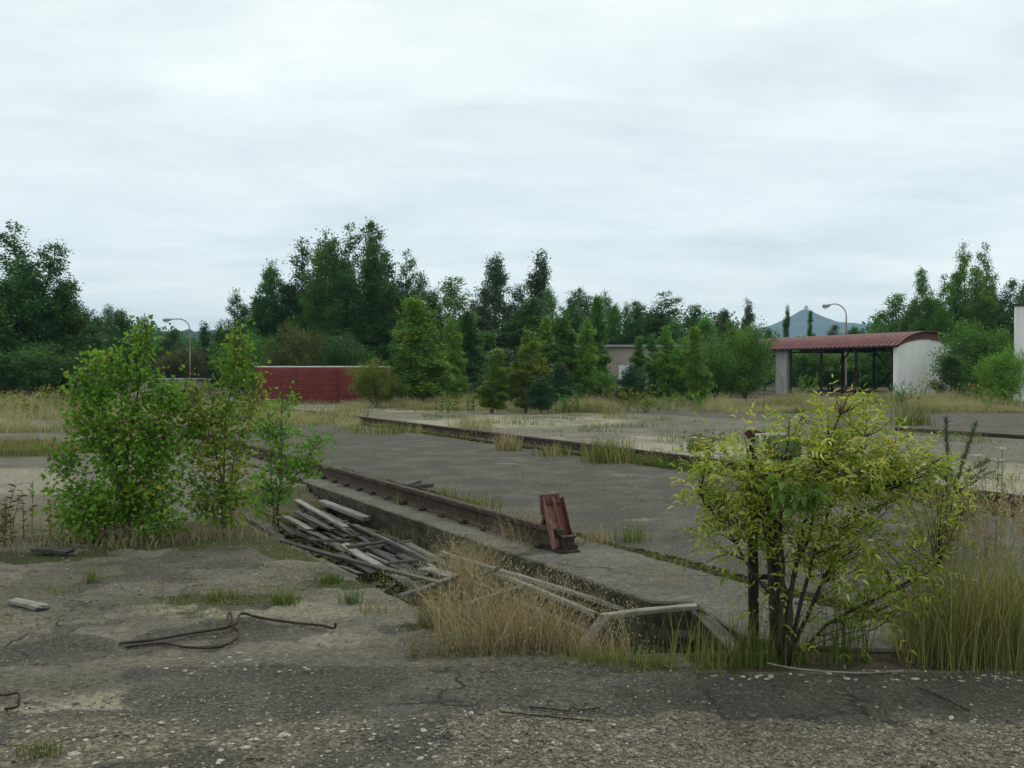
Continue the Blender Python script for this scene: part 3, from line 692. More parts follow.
def grass_patch(name, rs, n, pos, hlo, hhi, lean, width, colour=(.2, .8), levels=4, zfun=gz):
    "pos(n) gives xy of the blades"
    xy = pos(n); z = zfun(xy) - .01; base = np.column_stack([xy, z]); H = rs.uniform(hlo, hhi, len(xy))
    V, Fc, k, tip, d = blades(rs, base, H, rs.uniform(lean * .2, lean, len(xy)), rs.uniform(width * .6, width * 1.2, len(xy)), levels=levels)
    r = rs.uniform(colour[0], colour[1], len(xy)); return V, Fc, np.repeat(r, k), tip, d, H, base

# ------------------------------------------------------------------ trees of the belt
def tree_variant(seed, H, Wd, kind, nleaf, leafL):
    "returns (wood mesh, leaf mesh) of a tree of height H and crown width Wd"
    rs = np.random.RandomState(seed); mb = MB(); anchors = []; adirs = []; wts = []
    leaders = {'birch': 1, 'poplar': 3, 'spruce': 1, 'bush': 5, 'pine': 1, 'slim': 1}[kind]
    for ld in range(leaders):
        off = rs.uniform(-.5, .5, 2) * Wd * (.42 if leaders > 1 else .0)
        lh = H * (1 if ld == 0 else rs.uniform(.68, .95)); n = 9
        wob = np.cumsum(rs.randn(n + 1, 2) * .012 * H, 0) * (.3 if kind in ('spruce', 'pine') else 1)
        tp = np.array([[off[0] * min(1, i / n * 2.2) + wob[i, 0], off[1] * min(1, i / n * 2.2) + wob[i, 1], lh * i / n] for i in range(n + 1)])
        r0 = .011 * H * (1 if leaders == 1 else .7)
        mb.tube(tp, [r0 * (1 - i / n) ** .8 + .012 for i in range(n + 1)], 6)
        nb = int({'birch': 60, 'poplar': 38, 'spruce': 70, 'bush': 22, 'pine': 40, 'slim': 54}[kind])
        for b in range(nb):
            f = (b + rs.uniform(0, 1)) / nb; f = .03 + .95 * f
            i0 = min(int(f * n), n - 1); st = tp[i0] + (tp[i0 + 1] - tp[i0]) * (f * n - i0)
            az = b * 2.4 + rs.uniform(-.5, .5)
            if kind == 'birch': pr = (min(1, .62 + f * 1.6) * (1 - f) ** .85) * 1.3; el = .5 + .5 * f
            elif kind == 'slim': pr = (min(1, .6 + f * 1.5) * (1 - f) ** .9) * 1.15; el = .7 + .3 * f
            elif kind == 'poplar': pr = (min(1, .75 + f * .8) * (1 - f) ** .75) * 1.25; el = .75
            elif kind == 'bush': pr = (1 - f ** 3) * .85; el = .55
            elif kind == 'pine': pr = (1 - f) ** .7; el = .45
            else: pr = (1 - f) ** .85; el = .02
            Lb = Wd * .5 * pr * rs.uniform(.6, 1.18) + .15
            e = el + rs.uniform(-.2, .2); d = np.array([math.cos(az) * math.cos(e), math.sin(az) * math.cos(e), math.sin(e)])
            pts = [st]; m = 5; dd = d.copy()
            for q in range(m):
                dd = dd + np.array([0, 0, {'birch': -.10, 'slim': .02, 'poplar': .10, 'bush': .05, 'pine': .14, 'spruce': -.03}[kind]]) + rs.randn(3) * .08
                pts.append(pts[-1] + unit(dd) * Lb / m)
            mb.tube(pts, [max(.006, .004 * H * (1 - f * .6) * (1 - q / (m + .5)) * .5) for q in range(m + 1)], 4, cap=False)
            pts = np.array(pts)
            nt_ = max(4, int(6 + Lb * 5))
            for q in range(nt_):
                g = rs.uniform(.22, 1) ** .8 * m; k0 = min(int(g), m - 1); a = pts[k0] + (pts[k0 + 1] - pts[k0]) * (g - k0)
                td = unit(unit(pts[k0 + 1] - pts[k0]) * .6 + rs.randn(3) * .55 + np.array([0, 0, .1]))
                tl = (.10 + .16 * Lb) * rs.uniform(.5, 1.3)
                for w_ in (.25, .6, 1.0): anchors.append(a + td * tl * w_); adirs.append(td); wts.append(.10 + Lb)
        # leader tip
        for q in range(10): anchors.append(tp[-1] - np.array([0, 0, 1]) * q * .018 * H + rs.randn(3) * .03 * (1 + q * .3)); adirs.append(np.array([0, 0, 1.])); wts.append(.22)
    A = np.array(anchors); AD = np.array(adirs); wt = np.array(wts)
    # clumps: some twigs carry many leaves and some few, so the sky shows through
    cl = fbm(A[:, 0] * 1.3 + seed, A[:, 2] * 1.3 + A[:, 1], 3); wt = wt * np.clip((cl - .28) * 3.2, .25, 1.1)
    wt = wt / wt.sum(); idx = rs.choice(len(A), nleaf, p=wt)
    sg = .085 + .018 * Wd
    Pt = A[idx] + rs.randn(nleaf, 3) * sg
    Pt[:, 2] = np.maximum(Pt[:, 2], .05)
    D = AD[idx] * .5 + rs.randn(nleaf, 3) * .8
    if kind in ('birch', 'slim'): D[:, 2] -= .35
    if kind in ('pine', 'spruce'):
        L = rs.uniform(.8, 1.5, nleaf) * leafL * 1.3; Wl = L * .22; D = AD[idx] * .9 + rs.randn(nleaf, 3) * .7
    else: L = rs.uniform(.7, 1.3, nleaf) * leafL; Wl = L * rs.uniform(.55, .85, nleaf)
    Nn = rs.randn(nleaf, 3) * .8 + np.array([0, 0, .8])
    rnd = np.clip(.5 + rs.randn(nleaf) * .18 + (cl[idx] - .5) * .9 , 0, 1)
    return mb.mesh('trunk', True), leaf_mesh('crown', Pt, D, Nn, L, Wl, rnd)
VAR = {}
def variant(key):
    if key not in VAR:
        kind, i = key
        H, W_, nl, ll = {'birch': (9, 4.4, 30000, .125), 'slim': (9, 2.8, 18000, .125), 'poplar': (12, 5.0, 46000, .14), 'spruce': (10, 3.6, 16000, .16), 'bush': (4.5, 5.0, 20000, .11), 'pine': (4, 2.6, 12000, .12)}[kind]
        VAR[key] = (*tree_variant(100 + i * 13 + len(kind), H, W_, kind, nl, ll), H, W_)
    return VAR[key]
MATCOPY = {}
def put_tree(name, label, cat, px, top, hw, Y, kind, var, leaf, barkm, base_z=0.0, rz=None, group=None):
    wm, lm, H0, W0 = variant((kind, var))
    h = CAM_H + (HOR - top) * Y / F - base_z; wd = 2 * hw * Y / F
    key = (kind, var, leaf, barkm)
    if key not in MATCOPY:
        a = wm.copy(); a.materials.clear(); a.materials.append(MATS[barkm]); b = lm.copy(); b.materials.clear(); b.materials.append(MATS[leaf]); MATCOPY[key] = (a, b)
    a, b = MATCOPY[key]
    o = thing(name, label, cat, ((px - CX) / F * Y, Y, base_z), (hash_(px, Y) * 6.28) if rz is None else rz, group)
    o.scale = (wd / W0, wd / W0, h / H0 / 1.0)
    part('trunk', a, None, o); part('crown', b, None, o)
    return o
def hash_(a, b): return (math.sin(a * 12.9898 + b * 78.233) * 43758.5453) % 1.0

G1 = 'dark trees at the left edge of the yard'; G2 = 'trees behind the red wagon body'; G3 = 'young trees before the beige building'; G4 = 'trees around the open shed'; G5 = 'small trees of the back row'
BT, PT, SP, BU, PI_ = 'birch_tree', 'poplar_tree', 'spruce_tree', 'leafy_shrub', 'pine_tree'
TREES = [
 # left mass
 (PT, 'tallest dark tree at the left edge of the photo', 'tree', 6, 226, 42, 60, 'poplar', 0, 'leaf_dark', 'bark_dark', G1),
 (PT, 'dark tree with a pointed top, second from the left edge', 'tree', 44, 244, 33, 62, 'poplar', 1, 'leaf_dark', 'bark_dark', G1),
 (PT, 'dark tree cut off by the left edge of the photo', 'tree', -34, 232, 40, 61, 'poplar', 2, 'leaf_dark', 'bark_dark', G1),
 (BT, 'lower dark birch on the right shoulder of the left tree mass', 'tree', 78, 304, 30, 64, 'birch', 0, 'leaf_dark', 'bark_birch', G1),
 (BU, 'dark shrub filling the foot of the left tree mass', 'shrub', 22, 345, 48, 57, 'bush', 0, 'leaf_dark', 'bark_dark', G1),
 (BU, 'dark shrub at the foot of the lower birch of the left mass', 'shrub', 76, 350, 32, 60, 'bush', 1, 'leaf_dark', 'bark_dark', G1),
 (SP, 'pointed dark spruce just right of the left tree mass', 'tree', 107, 303, 16, 92, 'spruce', 0, 'leaf_dark', 'bark_dark', G5),
 (BT, 'green tree behind the top of the left sapling, left of the lamp', 'tree', 126, 311, 22, 95, 'birch', 1, 'leaf_dark', 'bark_dark', G5),
 (SP, 'small dark spruce top showing above the left sapling', 'tree', 145, 316, 14, 96, 'spruce', 1, 'leaf_dark', 'bark_dark', G5),
 (BT, 'low round tree right behind the left lamp post', 'tree', 172, 330, 22, 96, 'birch', 2, 'leaf_dark', 'bark_dark', G5),
 (BU, 'olive shrub below the lamp head of the left lamp', 'shrub', 184, 344, 32, 90, 'bush', 1, 'leaf_olive', 'bark_dark', G5),
 (BT, 'thin open tree top between the left lamp and the big tree group', 'tree', 207, 322, 14, 94, 'slim', 0, 'leaf_dark', 'bark_dark', G5),
 (BT, 'short pointed tree just left of the big tree group', 'tree', 222, 330, 15, 90, 'slim', 1, 'leaf_dark', 'bark_dark', G5),
 # big central group
 (PT, 'spiky tree on the left flank of the big tree group', 'tree', 254, 266, 24, 74, 'poplar', 1, 'leaf_dark', 'bark_dark', G2),
 (PT, 'open topped tree left of centre in the big tree group', 'tree', 298, 240, 30, 76, 'poplar', 0, 'leaf_dark', 'bark_dark', G2),
 (PT, 'tall tree in the middle of the big tree group', 'tree', 330, 232, 30, 75, 'poplar', 2, 'leaf_dark', 'bark_dark', G2),
 (PT, 'tree behind the middle of the big tree group', 'tree', 356, 226, 28, 78, 'poplar', 0, 'leaf_dark', 'bark_dark', G2),
 (PT, 'tallest spire on the right of the big tree group', 'tree', 390, 220, 30, 74, 'poplar', 1, 'leaf_dark', 'bark_dark', G2),
 (BT, 'dark birch at the right foot of the big tree group', 'tree', 404, 285, 26, 72, 'birch', 0, 'leaf_dark', 'bark_birch', G2),
 (BU, 'rounded olive shrub above the left half of the red wagon body', 'shrub', 290, 325, 30, 62, 'bush', 0, 'leaf_olive', 'bark_dark', G2),
 (BU, 'dark shrub above the right half of the red wagon body', 'shrub', 340, 330, 34, 64, 'bush', 1, 'leaf_dark', 'bark_dark', G2),
 (BU, 'green shrub at the left end of the red wagon body', 'shrub', 246, 330, 28, 64, 'bush', 1, 'leaf_birch', 'bark_dark', G2),
 (BU, 'yellowish shrub at the right end of the red wagon body', 'shrub', 377, 360, 24, 47, 'bush', 0, 'leaf_yellow', 'bark_brown', G3),
 # middle
 (BT, 'bright green birch with a pale stem right of the yellowish shrub', 'tree', 426, 300, 32, 48, 'slim', 1, 'leaf_pale', 'bark_birch', G3),
 (BT, 'darker birch rising behind the bright green birch', 'tree', 452, 278, 30, 66, 'birch', 2, 'leaf_birch', 'bark_birch', G3),
 (BT, 'dark narrow tree right behind the yellow-green saplings', 'tree', 470, 312, 20, 60, 'slim', 1, 'leaf_dark', 'bark_dark', G3),
 (PT, 'tall grey-green tree left of the twin tops in the middle', 'tree', 502, 258, 25, 74, 'birch', 1, 'leaf_grey', 'bark_dark', G3),
 (PT, 'tall grey-green tree with the sharp tip, right of the twin tops', 'tree', 534, 252, 23, 76, 'slim', 0, 'leaf_grey', 'bark_dark', G3),
 (BT, 'dark green tree filling in below the twin tops', 'tree', 520, 300, 36, 70, 'birch', 0, 'leaf_dark', 'bark_dark', G3),
 (PI_, 'blue-green pine in shade behind the two small yellow birches', 'tree', 500, 352, 26, 47, 'pine', 0, 'needle', 'bark_brown', G3),
 (BT, 'small yellow-green birch at the grass edge, left of the pair', 'tree', 491, 350, 19, 40, 'slim', 1, 'leaf_yellow', 'bark_birch', G3),
 (BT, 'small yellow-green birch at the grass edge, right of the pair', 'tree', 527, 330, 22, 40.5, 'slim', 0, 'leaf_yellow', 'bark_birch', G3),
 (PI_, 'young green pine leaning on the right small yellow birch', 'tree', 541, 378, 17, 39.5, 'pine', 1, 'needle', 'bark_brown', G3),
 (BT, 'dark tree on the skyline right of the twin tops', 'tree', 572, 292, 20, 88, 'poplar', 2, 'leaf_dark', 'bark_dark', G3),
 (BT, 'bright birch before the left end of the beige building', 'tree', 568, 314, 24, 54, 'slim', 0, 'leaf_birch', 'bark_birch', G3),
 (PI_, 'round blue-green pine at the foot of the bright birch', 'tree', 559, 366, 18, 49, 'pine', 0, 'needle', 'bark_brown', G3),
 (BT, 'tall birch before the middle of the beige building', 'tree', 600, 298, 20, 62, 'slim', 1, 'leaf_birch', 'bark_birch', G3),
 (BU, 'dark shrub below the tall birch before the beige building', 'shrub', 597, 366, 20, 56, 'bush', 1, 'leaf_birch', 'bark_birch', G3),
 (SP, 'slender dark spruce on the skyline above the beige building', 'tree', 627, 301, 9, 98, 'spruce', 0, 'leaf_dark', 'bark_dark', G5),
 (SP, 'second slender spruce close by the first on the skyline', 'tree', 637, 305, 9, 99, 'spruce', 1, 'leaf_dark', 'bark_dark', G5),
 (PT, 'broad round dark tree behind the beige building', 'tree', 672, 293, 38, 96, 'poplar', 0, 'leaf_dark', 'bark_dark', G5),
 (PI_, 'small round pine before the beige building wall', 'tree', 630, 366, 15, 50, 'pine', 1, 'needle', 'bark_brown', G3),
 (BT, 'slim birch hiding the right part of the beige wall', 'tree', 655, 334, 12, 55, 'slim', 0, 'leaf_birch', 'bark_birch', G3),
 (BU, 'bright green shrub left of the dark round shrub', 'shrub', 690, 340, 26, 54, 'bush', 0, 'leaf_birch', 'bark_birch', G3),
 (BT, 'thin tree standing up behind the bright green shrub', 'tree', 702, 320, 22, 64, 'birch', 1, 'leaf_birch', 'bark_birch', G3),
 (BT, 'open spindly tree top between the round tree and the hill', 'tree', 724, 312, 14, 72, 'slim', 1, 'leaf_grey', 'bark_dark', G3),
 (BT, 'spindly tree with a bare spike left of the mountain', 'tree', 746, 300, 12, 72, 'slim', 0, 'leaf_grey', 'bark_dark', G3),
 (BU, 'wide green shrub between the bright and the dark round shrub', 'shrub', 715, 336, 30, 55, 'bush', 1, 'leaf_birch', 'bark_dark', G3),
 (BU, 'dark round shrub touching the left end of the shed', 'shrub', 745, 325, 29, 56, 'bush', 0, 'leaf_birch', 'bark_dark', G3),
 # around the shed
 (BT, 'slim tree top before the left slope of the mountain', 'tree', 785, 306, 7, 92, 'slim', 0, 'leaf_dark', 'bark_dark', G4),
 (BT, 'slim tree top before the peak of the mountain', 'tree', 808, 312, 6, 93, 'slim', 1, 'leaf_dark', 'bark_dark', G4),
 (BT, 'low tree behind the shed roof left of the right lamp', 'tree', 828, 326, 16, 94, 'birch', 0, 'leaf_dark', 'bark_dark', G4),
 (BT, 'low tree behind the shed roof right of the right lamp', 'tree', 856, 328, 16, 94, 'birch', 1, 'leaf_dark', 'bark_dark', G4),
 (BU, 'dark shrub seen through the left bay of the open shed', 'shrub', 802, 345, 34, 84, 'bush', 0, 'leaf_birch', 'bark_dark', G4),
 (BU, 'dark shrub seen through the right bay of the open shed', 'shrub', 862, 345, 38, 84, 'bush', 1, 'leaf_birch', 'bark_dark', G4),
 (BU, 'dark shrub seen through the middle bay of the open shed', 'shrub', 832, 344, 30, 88, 'bush', 1, 'leaf_dark', 'bark_dark', G4),
 (BT, 'round airy tree above the right end of the shed roof', 'tree', 893, 294, 28, 80, 'birch', 2, 'leaf_birch', 'bark_dark', G4),
 (PT, 'tree with an open top left of the tall pair by the shed', 'tree', 935, 268, 20, 74, 'poplar', 1, 'leaf_birch', 'bark_dark', G4),
 (PT, 'tallest pointed tree behind the white end of the shed', 'tree', 961, 245, 20, 75, 'poplar', 2, 'leaf_birch', 'bark_dark', G4),
 (PT, 'tall pointed tree right beside the tallest by the shed', 'tree', 981, 246, 18, 76, 'poplar', 0, 'leaf_birch', 'bark_dark', G4),
 (BT, 'dark tree left of the white building at the right edge', 'tree', 1003, 282, 22, 70, 'birch', 0, 'leaf_dark', 'bark_dark', G4),
 (BU, 'big dark shrub pressing against the white end of the shed', 'shrub', 975, 322, 40, 62, 'bush', 0, 'leaf_birch', 'bark_dark', G4),
 (PI_, 'low dark pine hiding the lower corner of the white shed end', 'tree', 951, 358, 18, 58, 'pine', 0, 'leaf_dark', 'bark_brown', G4),
 (BU, 'light green shrub before the white building at the right edge', 'shrub', 1004, 344, 24, 52, 'bush', 1, 'leaf_pale', 'bark_brown', G4),
 (BT, 'tree top above the white building at the right edge', 'tree', 1022, 284, 20, 74, 'birch', 1, 'leaf_birch', 'bark_dark', G4),
]
FILL = [('birch', 583, 318, 15, 53, 'slim', 0, 'leaf_pale', G3, 'young bright birch before the left part of the beige wall'), ('birch', 640, 338, 13, 52, 'slim', 1, 'leaf_birch', G3, 'young birch before the beige wall, right beside the small round pine'),
 ('birch', 668, 326, 15, 53, 'slim', 0, 'leaf_pale', G3, 'bright birch at the right end of the beige wall'), ('birch', 545, 318, 15, 55, 'slim', 1, 'leaf_pale', G3, 'bright birch behind the young green pine'),
 ('birch', 456, 318, 17, 53, 'slim', 0, 'leaf_pale', G3, 'bright birch right of the tall bright green one'), ('birch', 700, 328, 16, 50, 'slim', 1, 'leaf_pale', G3, 'bright birch rising out of the green shrubs before the broad round tree'),
 ('birch', 399, 322, 15, 56, 'slim', 1, 'leaf_birch', G3, 'green birch between the yellowish shrub and the tall bright green birch'), ('dense', 275, 262, 24, 77, 'poplar', 2, 'leaf_dark', G2, 'second dense tree from the left in the big tree group'), ('dense', 314, 250, 24, 73, 'poplar', 1, 'leaf_birch', G2, 'slightly lighter tree between the open topped one and the middle of the big group'),
 ('dense', 346, 240, 26, 72, 'poplar', 1, 'leaf_dark', G2, 'dense tree right above the white topped wagon, in the big group'), ('dense', 373, 236, 24, 73, 'poplar', 2, 'leaf_dark', G2, 'dense tree just left of the tallest spire of the big group'),
 ('dense', 409, 252, 20, 75, 'poplar', 0, 'leaf_dark', G2, 'rightmost tall tree of the big group, on its falling shoulder'), ('birch', 438, 292, 22, 70, 'birch', 1, 'leaf_dark', G3, 'dark tree showing between the bright birch and the darker birch'),
 ('birch', 484, 290, 22, 72, 'birch', 0, 'leaf_grey', G3, 'grey-green tree leaning on the left of the twin tops'), ('birch', 519, 285, 24, 73, 'birch', 2, 'leaf_grey', G3, 'grey-green tree standing in the notch of the twin tops'),
 ('birch', 551, 290, 22, 92, 'birch', 1, 'leaf_birch', G3, 'green tree on the right shoulder of the twin tops'), ('birch', 588, 296, 20, 94, 'birch', 2, 'leaf_dark', G3, 'dark tree on the skyline left of the tall birch by the beige building'),
 ('birch', 617, 306, 16, 95, 'birch', 1, 'leaf_birch', G3, 'green tree left of the two slender spruces'), ('birch', 648, 300, 22, 94, 'poplar', 1, 'leaf_dark', G5, 'dark tree on the left side of the broad round tree'),
 ('birch', 694, 305, 20, 90, 'birch', 2, 'leaf_dark', G5, 'dark tree on the right side of the broad round tree'), ('birch', 672, 322, 16, 93, 'birch', 1, 'leaf_birch', G3, 'green birch before the broad round tree'),
 ('birch', 733, 322, 20, 66, 'birch', 0, 'leaf_birch', G3, 'green tree just behind the dark round shrub'), ('birch', 476, 300, 20, 78, 'birch', 2, 'leaf_dark', G3, 'dark tree top in the gap left of the grey-green leaning tree'), ('birch', 603, 292, 18, 97, 'poplar', 2, 'leaf_dark', G5, 'dark tree top behind the tall birch by the beige building'),
 ('birch', 568, 288, 18, 96, 'poplar', 1, 'leaf_dark', G5, 'dark tree top behind the bright birch on the right of the twin tops'), ('birch', 420, 272, 20, 80, 'birch', 2, 'leaf_dark', G2, 'dark tree between the big group and the bright green birch'),
 ('birch', 716, 312, 18, 92, 'birch', 0, 'leaf_dark', G5, 'dark tree top behind the wide green shrub'),
 ('birch', 27, 262, 30, 66, 'poplar', 0, 'leaf_dark', G1, 'dark tree filling the notch between the two left edge tops'),
 ('birch', 62, 282, 24, 66, 'poplar', 2, 'leaf_dark', G1, 'dark tree on the falling right side of the left mass'), ('birch', 92, 318, 20, 72, 'birch', 1, 'leaf_dark', G1, 'low dark tree at the right end of the left mass'),
 ('birch', 916, 300, 20, 76, 'birch', 1, 'leaf_birch', G4, 'green tree right of the round airy tree over the shed roof'), ('birch', 948, 276, 18, 72, 'poplar', 0, 'leaf_birch', G4, 'green tree filling in left of the tallest tree by the shed'),
 ('birch', 990, 268, 22, 72, 'poplar', 1, 'leaf_birch', G4, 'green tree filling in right of the tall pair by the shed'), ('birch', 766, 328, 12, 90, 'slim', 0, 'leaf_dark', G4, 'small dark tree top at the left foot of the mountain'),
 ('birch', 874, 318, 16, 88, 'birch', 0, 'leaf_birch', G4, 'low green tree left of the round airy tree over the shed roof'), ('birch', 238, 290, 18, 78, 'poplar', 2, 'leaf_dark', G2, 'outermost tree on the left flank of the big group')]
for _n, px, top, hw, Y, kd, vr, lf, gr, lb in FILL:
    TREES.append((PT if kd == 'poplar' else BT, lb, 'tree', px, top, hw, Y, kd, vr, lf, 'bark_dark', gr))
for nm, lb, ct, px, top, hw, Y, kd, vr, lf, bk, gr in TREES:
    put_tree(nm, lb, ct, px, top, hw * (1.34 if kd in ('poplar', 'birch') else 1.2 if kd == 'slim' else 1.12), Y, kd, vr, lf, bk, group=gr)
# the mass of woodland behind the belt (nobody could count it)
def woodland():
    rs = np.random.RandomState(3); ac = Acc()
    n = 130000; x = rs.uniform(-95, 95, n); y = 106 + rs.uniform(0, 22, n)
    pxx = x / y * F + CX; low = np.clip(1 - 1.3 * np.exp(-((pxx - 205) / 38) ** 2) - .9 * np.exp(-((pxx - 800) / 60) ** 4) - .4 * (pxx < 170), 0, 1)
    top = 3.0 + 2.6 * low + 3.2 * fbm(x * .13 + 4, y * .02, 4, .6) + 1.3 * fbm(x * .8, y * .3, 2)
    z = rs.uniform(0, 1, n) ** .8 * top
    Pt = np.column_stack([x, y, z]); D = rs.randn(n, 3); L = rs.uniform(.22, .42, n)
    me = leaf_mesh('woodland', Pt, D, rs.randn(n, 3) + np.array([0, 0, .8]), L, L * .7, np.clip(.45 + rs.randn(n) * .2, 0, 1))
    tag(link('woodland', me, MATS['leaf_dark']), 'far dark belt of woodland closing the view behind the yard', 'woodland', kind='stuff')
woodland()

# ------------------------------------------------------------------ hills
def mountain():
    Yd = 3000.0; k = Yd / F; rs = np.random.RandomState(9)
    xs = np.linspace(-900, 2600, 420); ys = np.linspace(2300, 3900, 120); X, Yy = np.meshgrid(xs, ys)
    px = (X / 1.0) / k; cx = (806 - CX); dy = (Yy - Yd) / k
    r = np.hypot(px - cx, dy * .9)
    prof = np.interp(r, [0, 4, 9, 18, 34, 50, 75, 110, 160, 260], [64, 63, 60, 55, 49, 46, 42, 36, 24, 8])
    prof = prof + np.interp(r, [0, 10, 120, 260], [0, 1, 6, 4]) * (fbm(X * .006, Yy * .006, 5) - .5) * 2.2 - np.interp(px - cx, [-60, -20, 20, 60], [3, 0, 0, -1]) * 1.0
    h = prof * k + (fbm(X * .05, Yy * .05, 3, .7) - .5) * 7
    rise = np.interp(np.abs(Yy - Yd), [0, 200, 600, 900], [1, 1, .5, -.05]); h = h * np.where(r < 40, 1, rise) - 1
    idx = np.arange(h.size).reshape(h.shape); Fc = np.stack([idx[:-1, :-1], idx[:-1, 1:], idx[1:, 1:], idx[1:, :-1]], -1).reshape(-1, 4)
    me = raw_mesh('mountain', np.stack([X.ravel(), Yy.ravel(), h.ravel()], -1), Fc, None, True)
    tag(link('mountain', me, MATS['far_wood']), kind='structure')
    mb = MB(); zt = CAM_H + 64.5 * k - 3; mb.box((Q(806, 0, Yd)[0], Yd, zt + 1), (11, 9, 9)); mb.box((Q(806, 0, Yd)[0], Yd, zt + 7), (5, 4, 4))
    tag(link('lookout_tower', mb.mesh('lookout_tower'), MATS['plaster_grey']), 'tiny tower on the peak of the blue mountain', 'tower')
    # wooded hill on the left
    xs = np.linspace(-700, 200, 300); ys = np.linspace(760, 1100, 60); X, Yy = np.meshgrid(xs, ys)
    h = 38 * np.exp(-((X + 290) / 190) ** 2) * np.interp(np.abs(Yy - 930), [0, 60, 170], [1, .9, -.05]) + (fbm(X * .12, Yy * .12, 3, .8)) * 8 - 3
    idx = np.arange(h.size).reshape(h.shape); Fc = np.stack([idx[:-1, :-1], idx[:-1, 1:], idx[1:, 1:], idx[1:, :-1]], -1).reshape(-1, 4)
    tag(link('wooded_hill', raw_mesh('wooded_hill', np.stack([X.ravel(), Yy.ravel(), h.ravel()], -1), Fc, None, False), MATS['far_wood']), kind='structure')
mountain()

# ------------------------------------------------------------------ open shed with the red roof
def shed():
    A = np.array([24.6, 64.0]); fd = np.array([-.44, .90]); fd = fd / np.linalg.norm(fd); bd = np.array([.898, .44]); bd = bd / np.linalg.norm(bd)
    o = thing('open_shed', 'open shed with an arched red sheet roof and one white end wall', 'shed', (A[0], A[1], 0), math.atan2(fd[1], fd[0]))
    # local x along the front (away from the near end), local y = -depth
    L, W_, HE, HR = 14.4, 5.2, 3.34, 4.14
    def arch(t): return HE + (HR - HE) * math.sin(math.pi * min(max(t, 0), 1)) ** .62
    def warch(t): return HE + .58 * math.sin(math.pi * min(max(t, 0), 1)) ** .7
    # roof: corrugated, the ridges run across the arch
    V = []; Fc = []; nx, ny = 208, 22
    for lay, dz in ((0, .0), (1, -.05)):
        for j in range(ny + 1):
            t = -.08 + 1.16 * j / ny
            for i in range(nx + 1):
                x = -.35 + (L + .6) * i / nx
                V.append((x, -t * W_, (arch(t) if 0 <= t <= 1 else HE - abs(t if t < 0 else t - 1) * W_ * .35) + .10 + .075 * (1 if i % 6 in (0, 1, 2) else 0) + dz))
    m = (nx + 1) * (ny + 1)
    for j in range(ny):
        for i in range(nx):
            a = j * (nx + 1) + i; Fc.append((a, a + nx + 1, a + nx + 2, a + 1)); Fc.append((a + m, a + m + 1, a + m + nx + 2, a + m + nx + 1))
    for i in range(nx): Fc.append((i, i + 1, i + 1 + m, i + m)); b = ny * (nx + 1); Fc.append((b + i, b + i + m, b + i + 1 + m, b + i + 1))
    for j in range(ny): a = j * (nx + 1); Fc.append((a, a + m, a + m + nx + 1, a + nx + 1)); a += nx; Fc.append((a, a + nx + 1, a + m + nx + 1, a + m))
    part('roof', raw_mesh('roof', V, Fc), MATS['roof_red'], o)
    # near end wall with arched top, thickness .25
    pts = [(0, 0)] + [(t, warch(t)) for t in np.linspace(0, 1, 15)] + [(1, 0)]
    V = [(x, -.02 - t * (W_ - .04), z if z else -.1) for x in (0.0, .28) for t, z in pts]; n = len(pts)
    Fc = [tuple(range(n)), tuple(range(n, 2 * n))[::-1]] + [(i, i + n, (i + 1) % n + n, (i + 1) % n) for i in range(n)]
    part('end_wall', raw_mesh('end_wall', V, Fc), MATS['plaster_white'], o)
    tt = np.linspace(0, 1, 22); V = [(x, -.02 - t * (W_ - .04), (arch(t) + .03 if up_ else warch(t) - .12)) for x in (-.09, -.01) for up_ in (1, 0) for t in tt]; n = 22; Fc = []
    for i in range(n - 1): Fc += [(i, i + 1, n + i + 1, n + i), (2 * n + i, 3 * n + i, 3 * n + i + 1, 2 * n + i + 1), (n + i, n + i + 1, 3 * n + i + 1, 3 * n + i), (i, 2 * n + i, 2 * n + i + 1, i + 1)]
    part('verge_board', raw_mesh('verge_board', V, Fc), MATS['roof_red'], o)
    mb = MB(); mb.box((10.85, -.2, 1.6), (1.15, .4, 3.4)); part('front_pier', mb.mesh('front_pier'), MATS['plaster_grey'], o)
    # posts
    for y in (-.1, -W_ + .1):
        for x in (.45, 3.55, 6.8, 9.9):
            mb = MB(); mb.sweep([(a * .72, b_ * .72) for a, b_ in [(-.1, -.09), (.1, -.09), (.1, -.075), (.012, -.075), (.012, .075), (.1, .075), (.1, .09), (-.1, .09), (-.1, .075), (-.012, .075), (-.012, -.075), (-.1, -.075)]], (x, y, -.05), (x, y, HE), up=(1, 0, 0))
            part('post', mb.mesh('post'), MATS['rust_rail' if y > -1 else 'rust_dark'], o)
    mb = MB()
    for y in (-.1, -W_ + .1): mb.box((L / 2, y, HE + .0), (L, .16, .2))
    mb.box((L / 2 - .05, .30, HE - .02), (L + .3, .12, .13))
    part('eaves_beam', mb.mesh('eaves_beam'), MATS['rust_dark'], o)
    for x in (.45, 3.55, 6.8, 9.9):
        mb = MB(); mb.tube([(x, -.1, HE - .25), (x, -W_ + .1, HE - .25)], .05, 6)
        for k in range(6):
            t0 = k / 6; mb.tube([(x, -W_ * (t0 + .001) - .05, HE - .25), (x, -W_ * min(t0 + 1 / 12, 1), arch(t0 + 1 / 12) - .02)], .03, 5); mb.tube([(x, -W_ * (t0 + 1 / 12), arch(t0 + 1 / 12) - .02), (x, -W_ * (t0 + 1 / 6) + .05, HE - .25)], .03, 5)
        part('roof_truss', mb.mesh('roof_truss'), MATS['rust_dark'], o)
    mb = MB(); yb = -W_ + .1
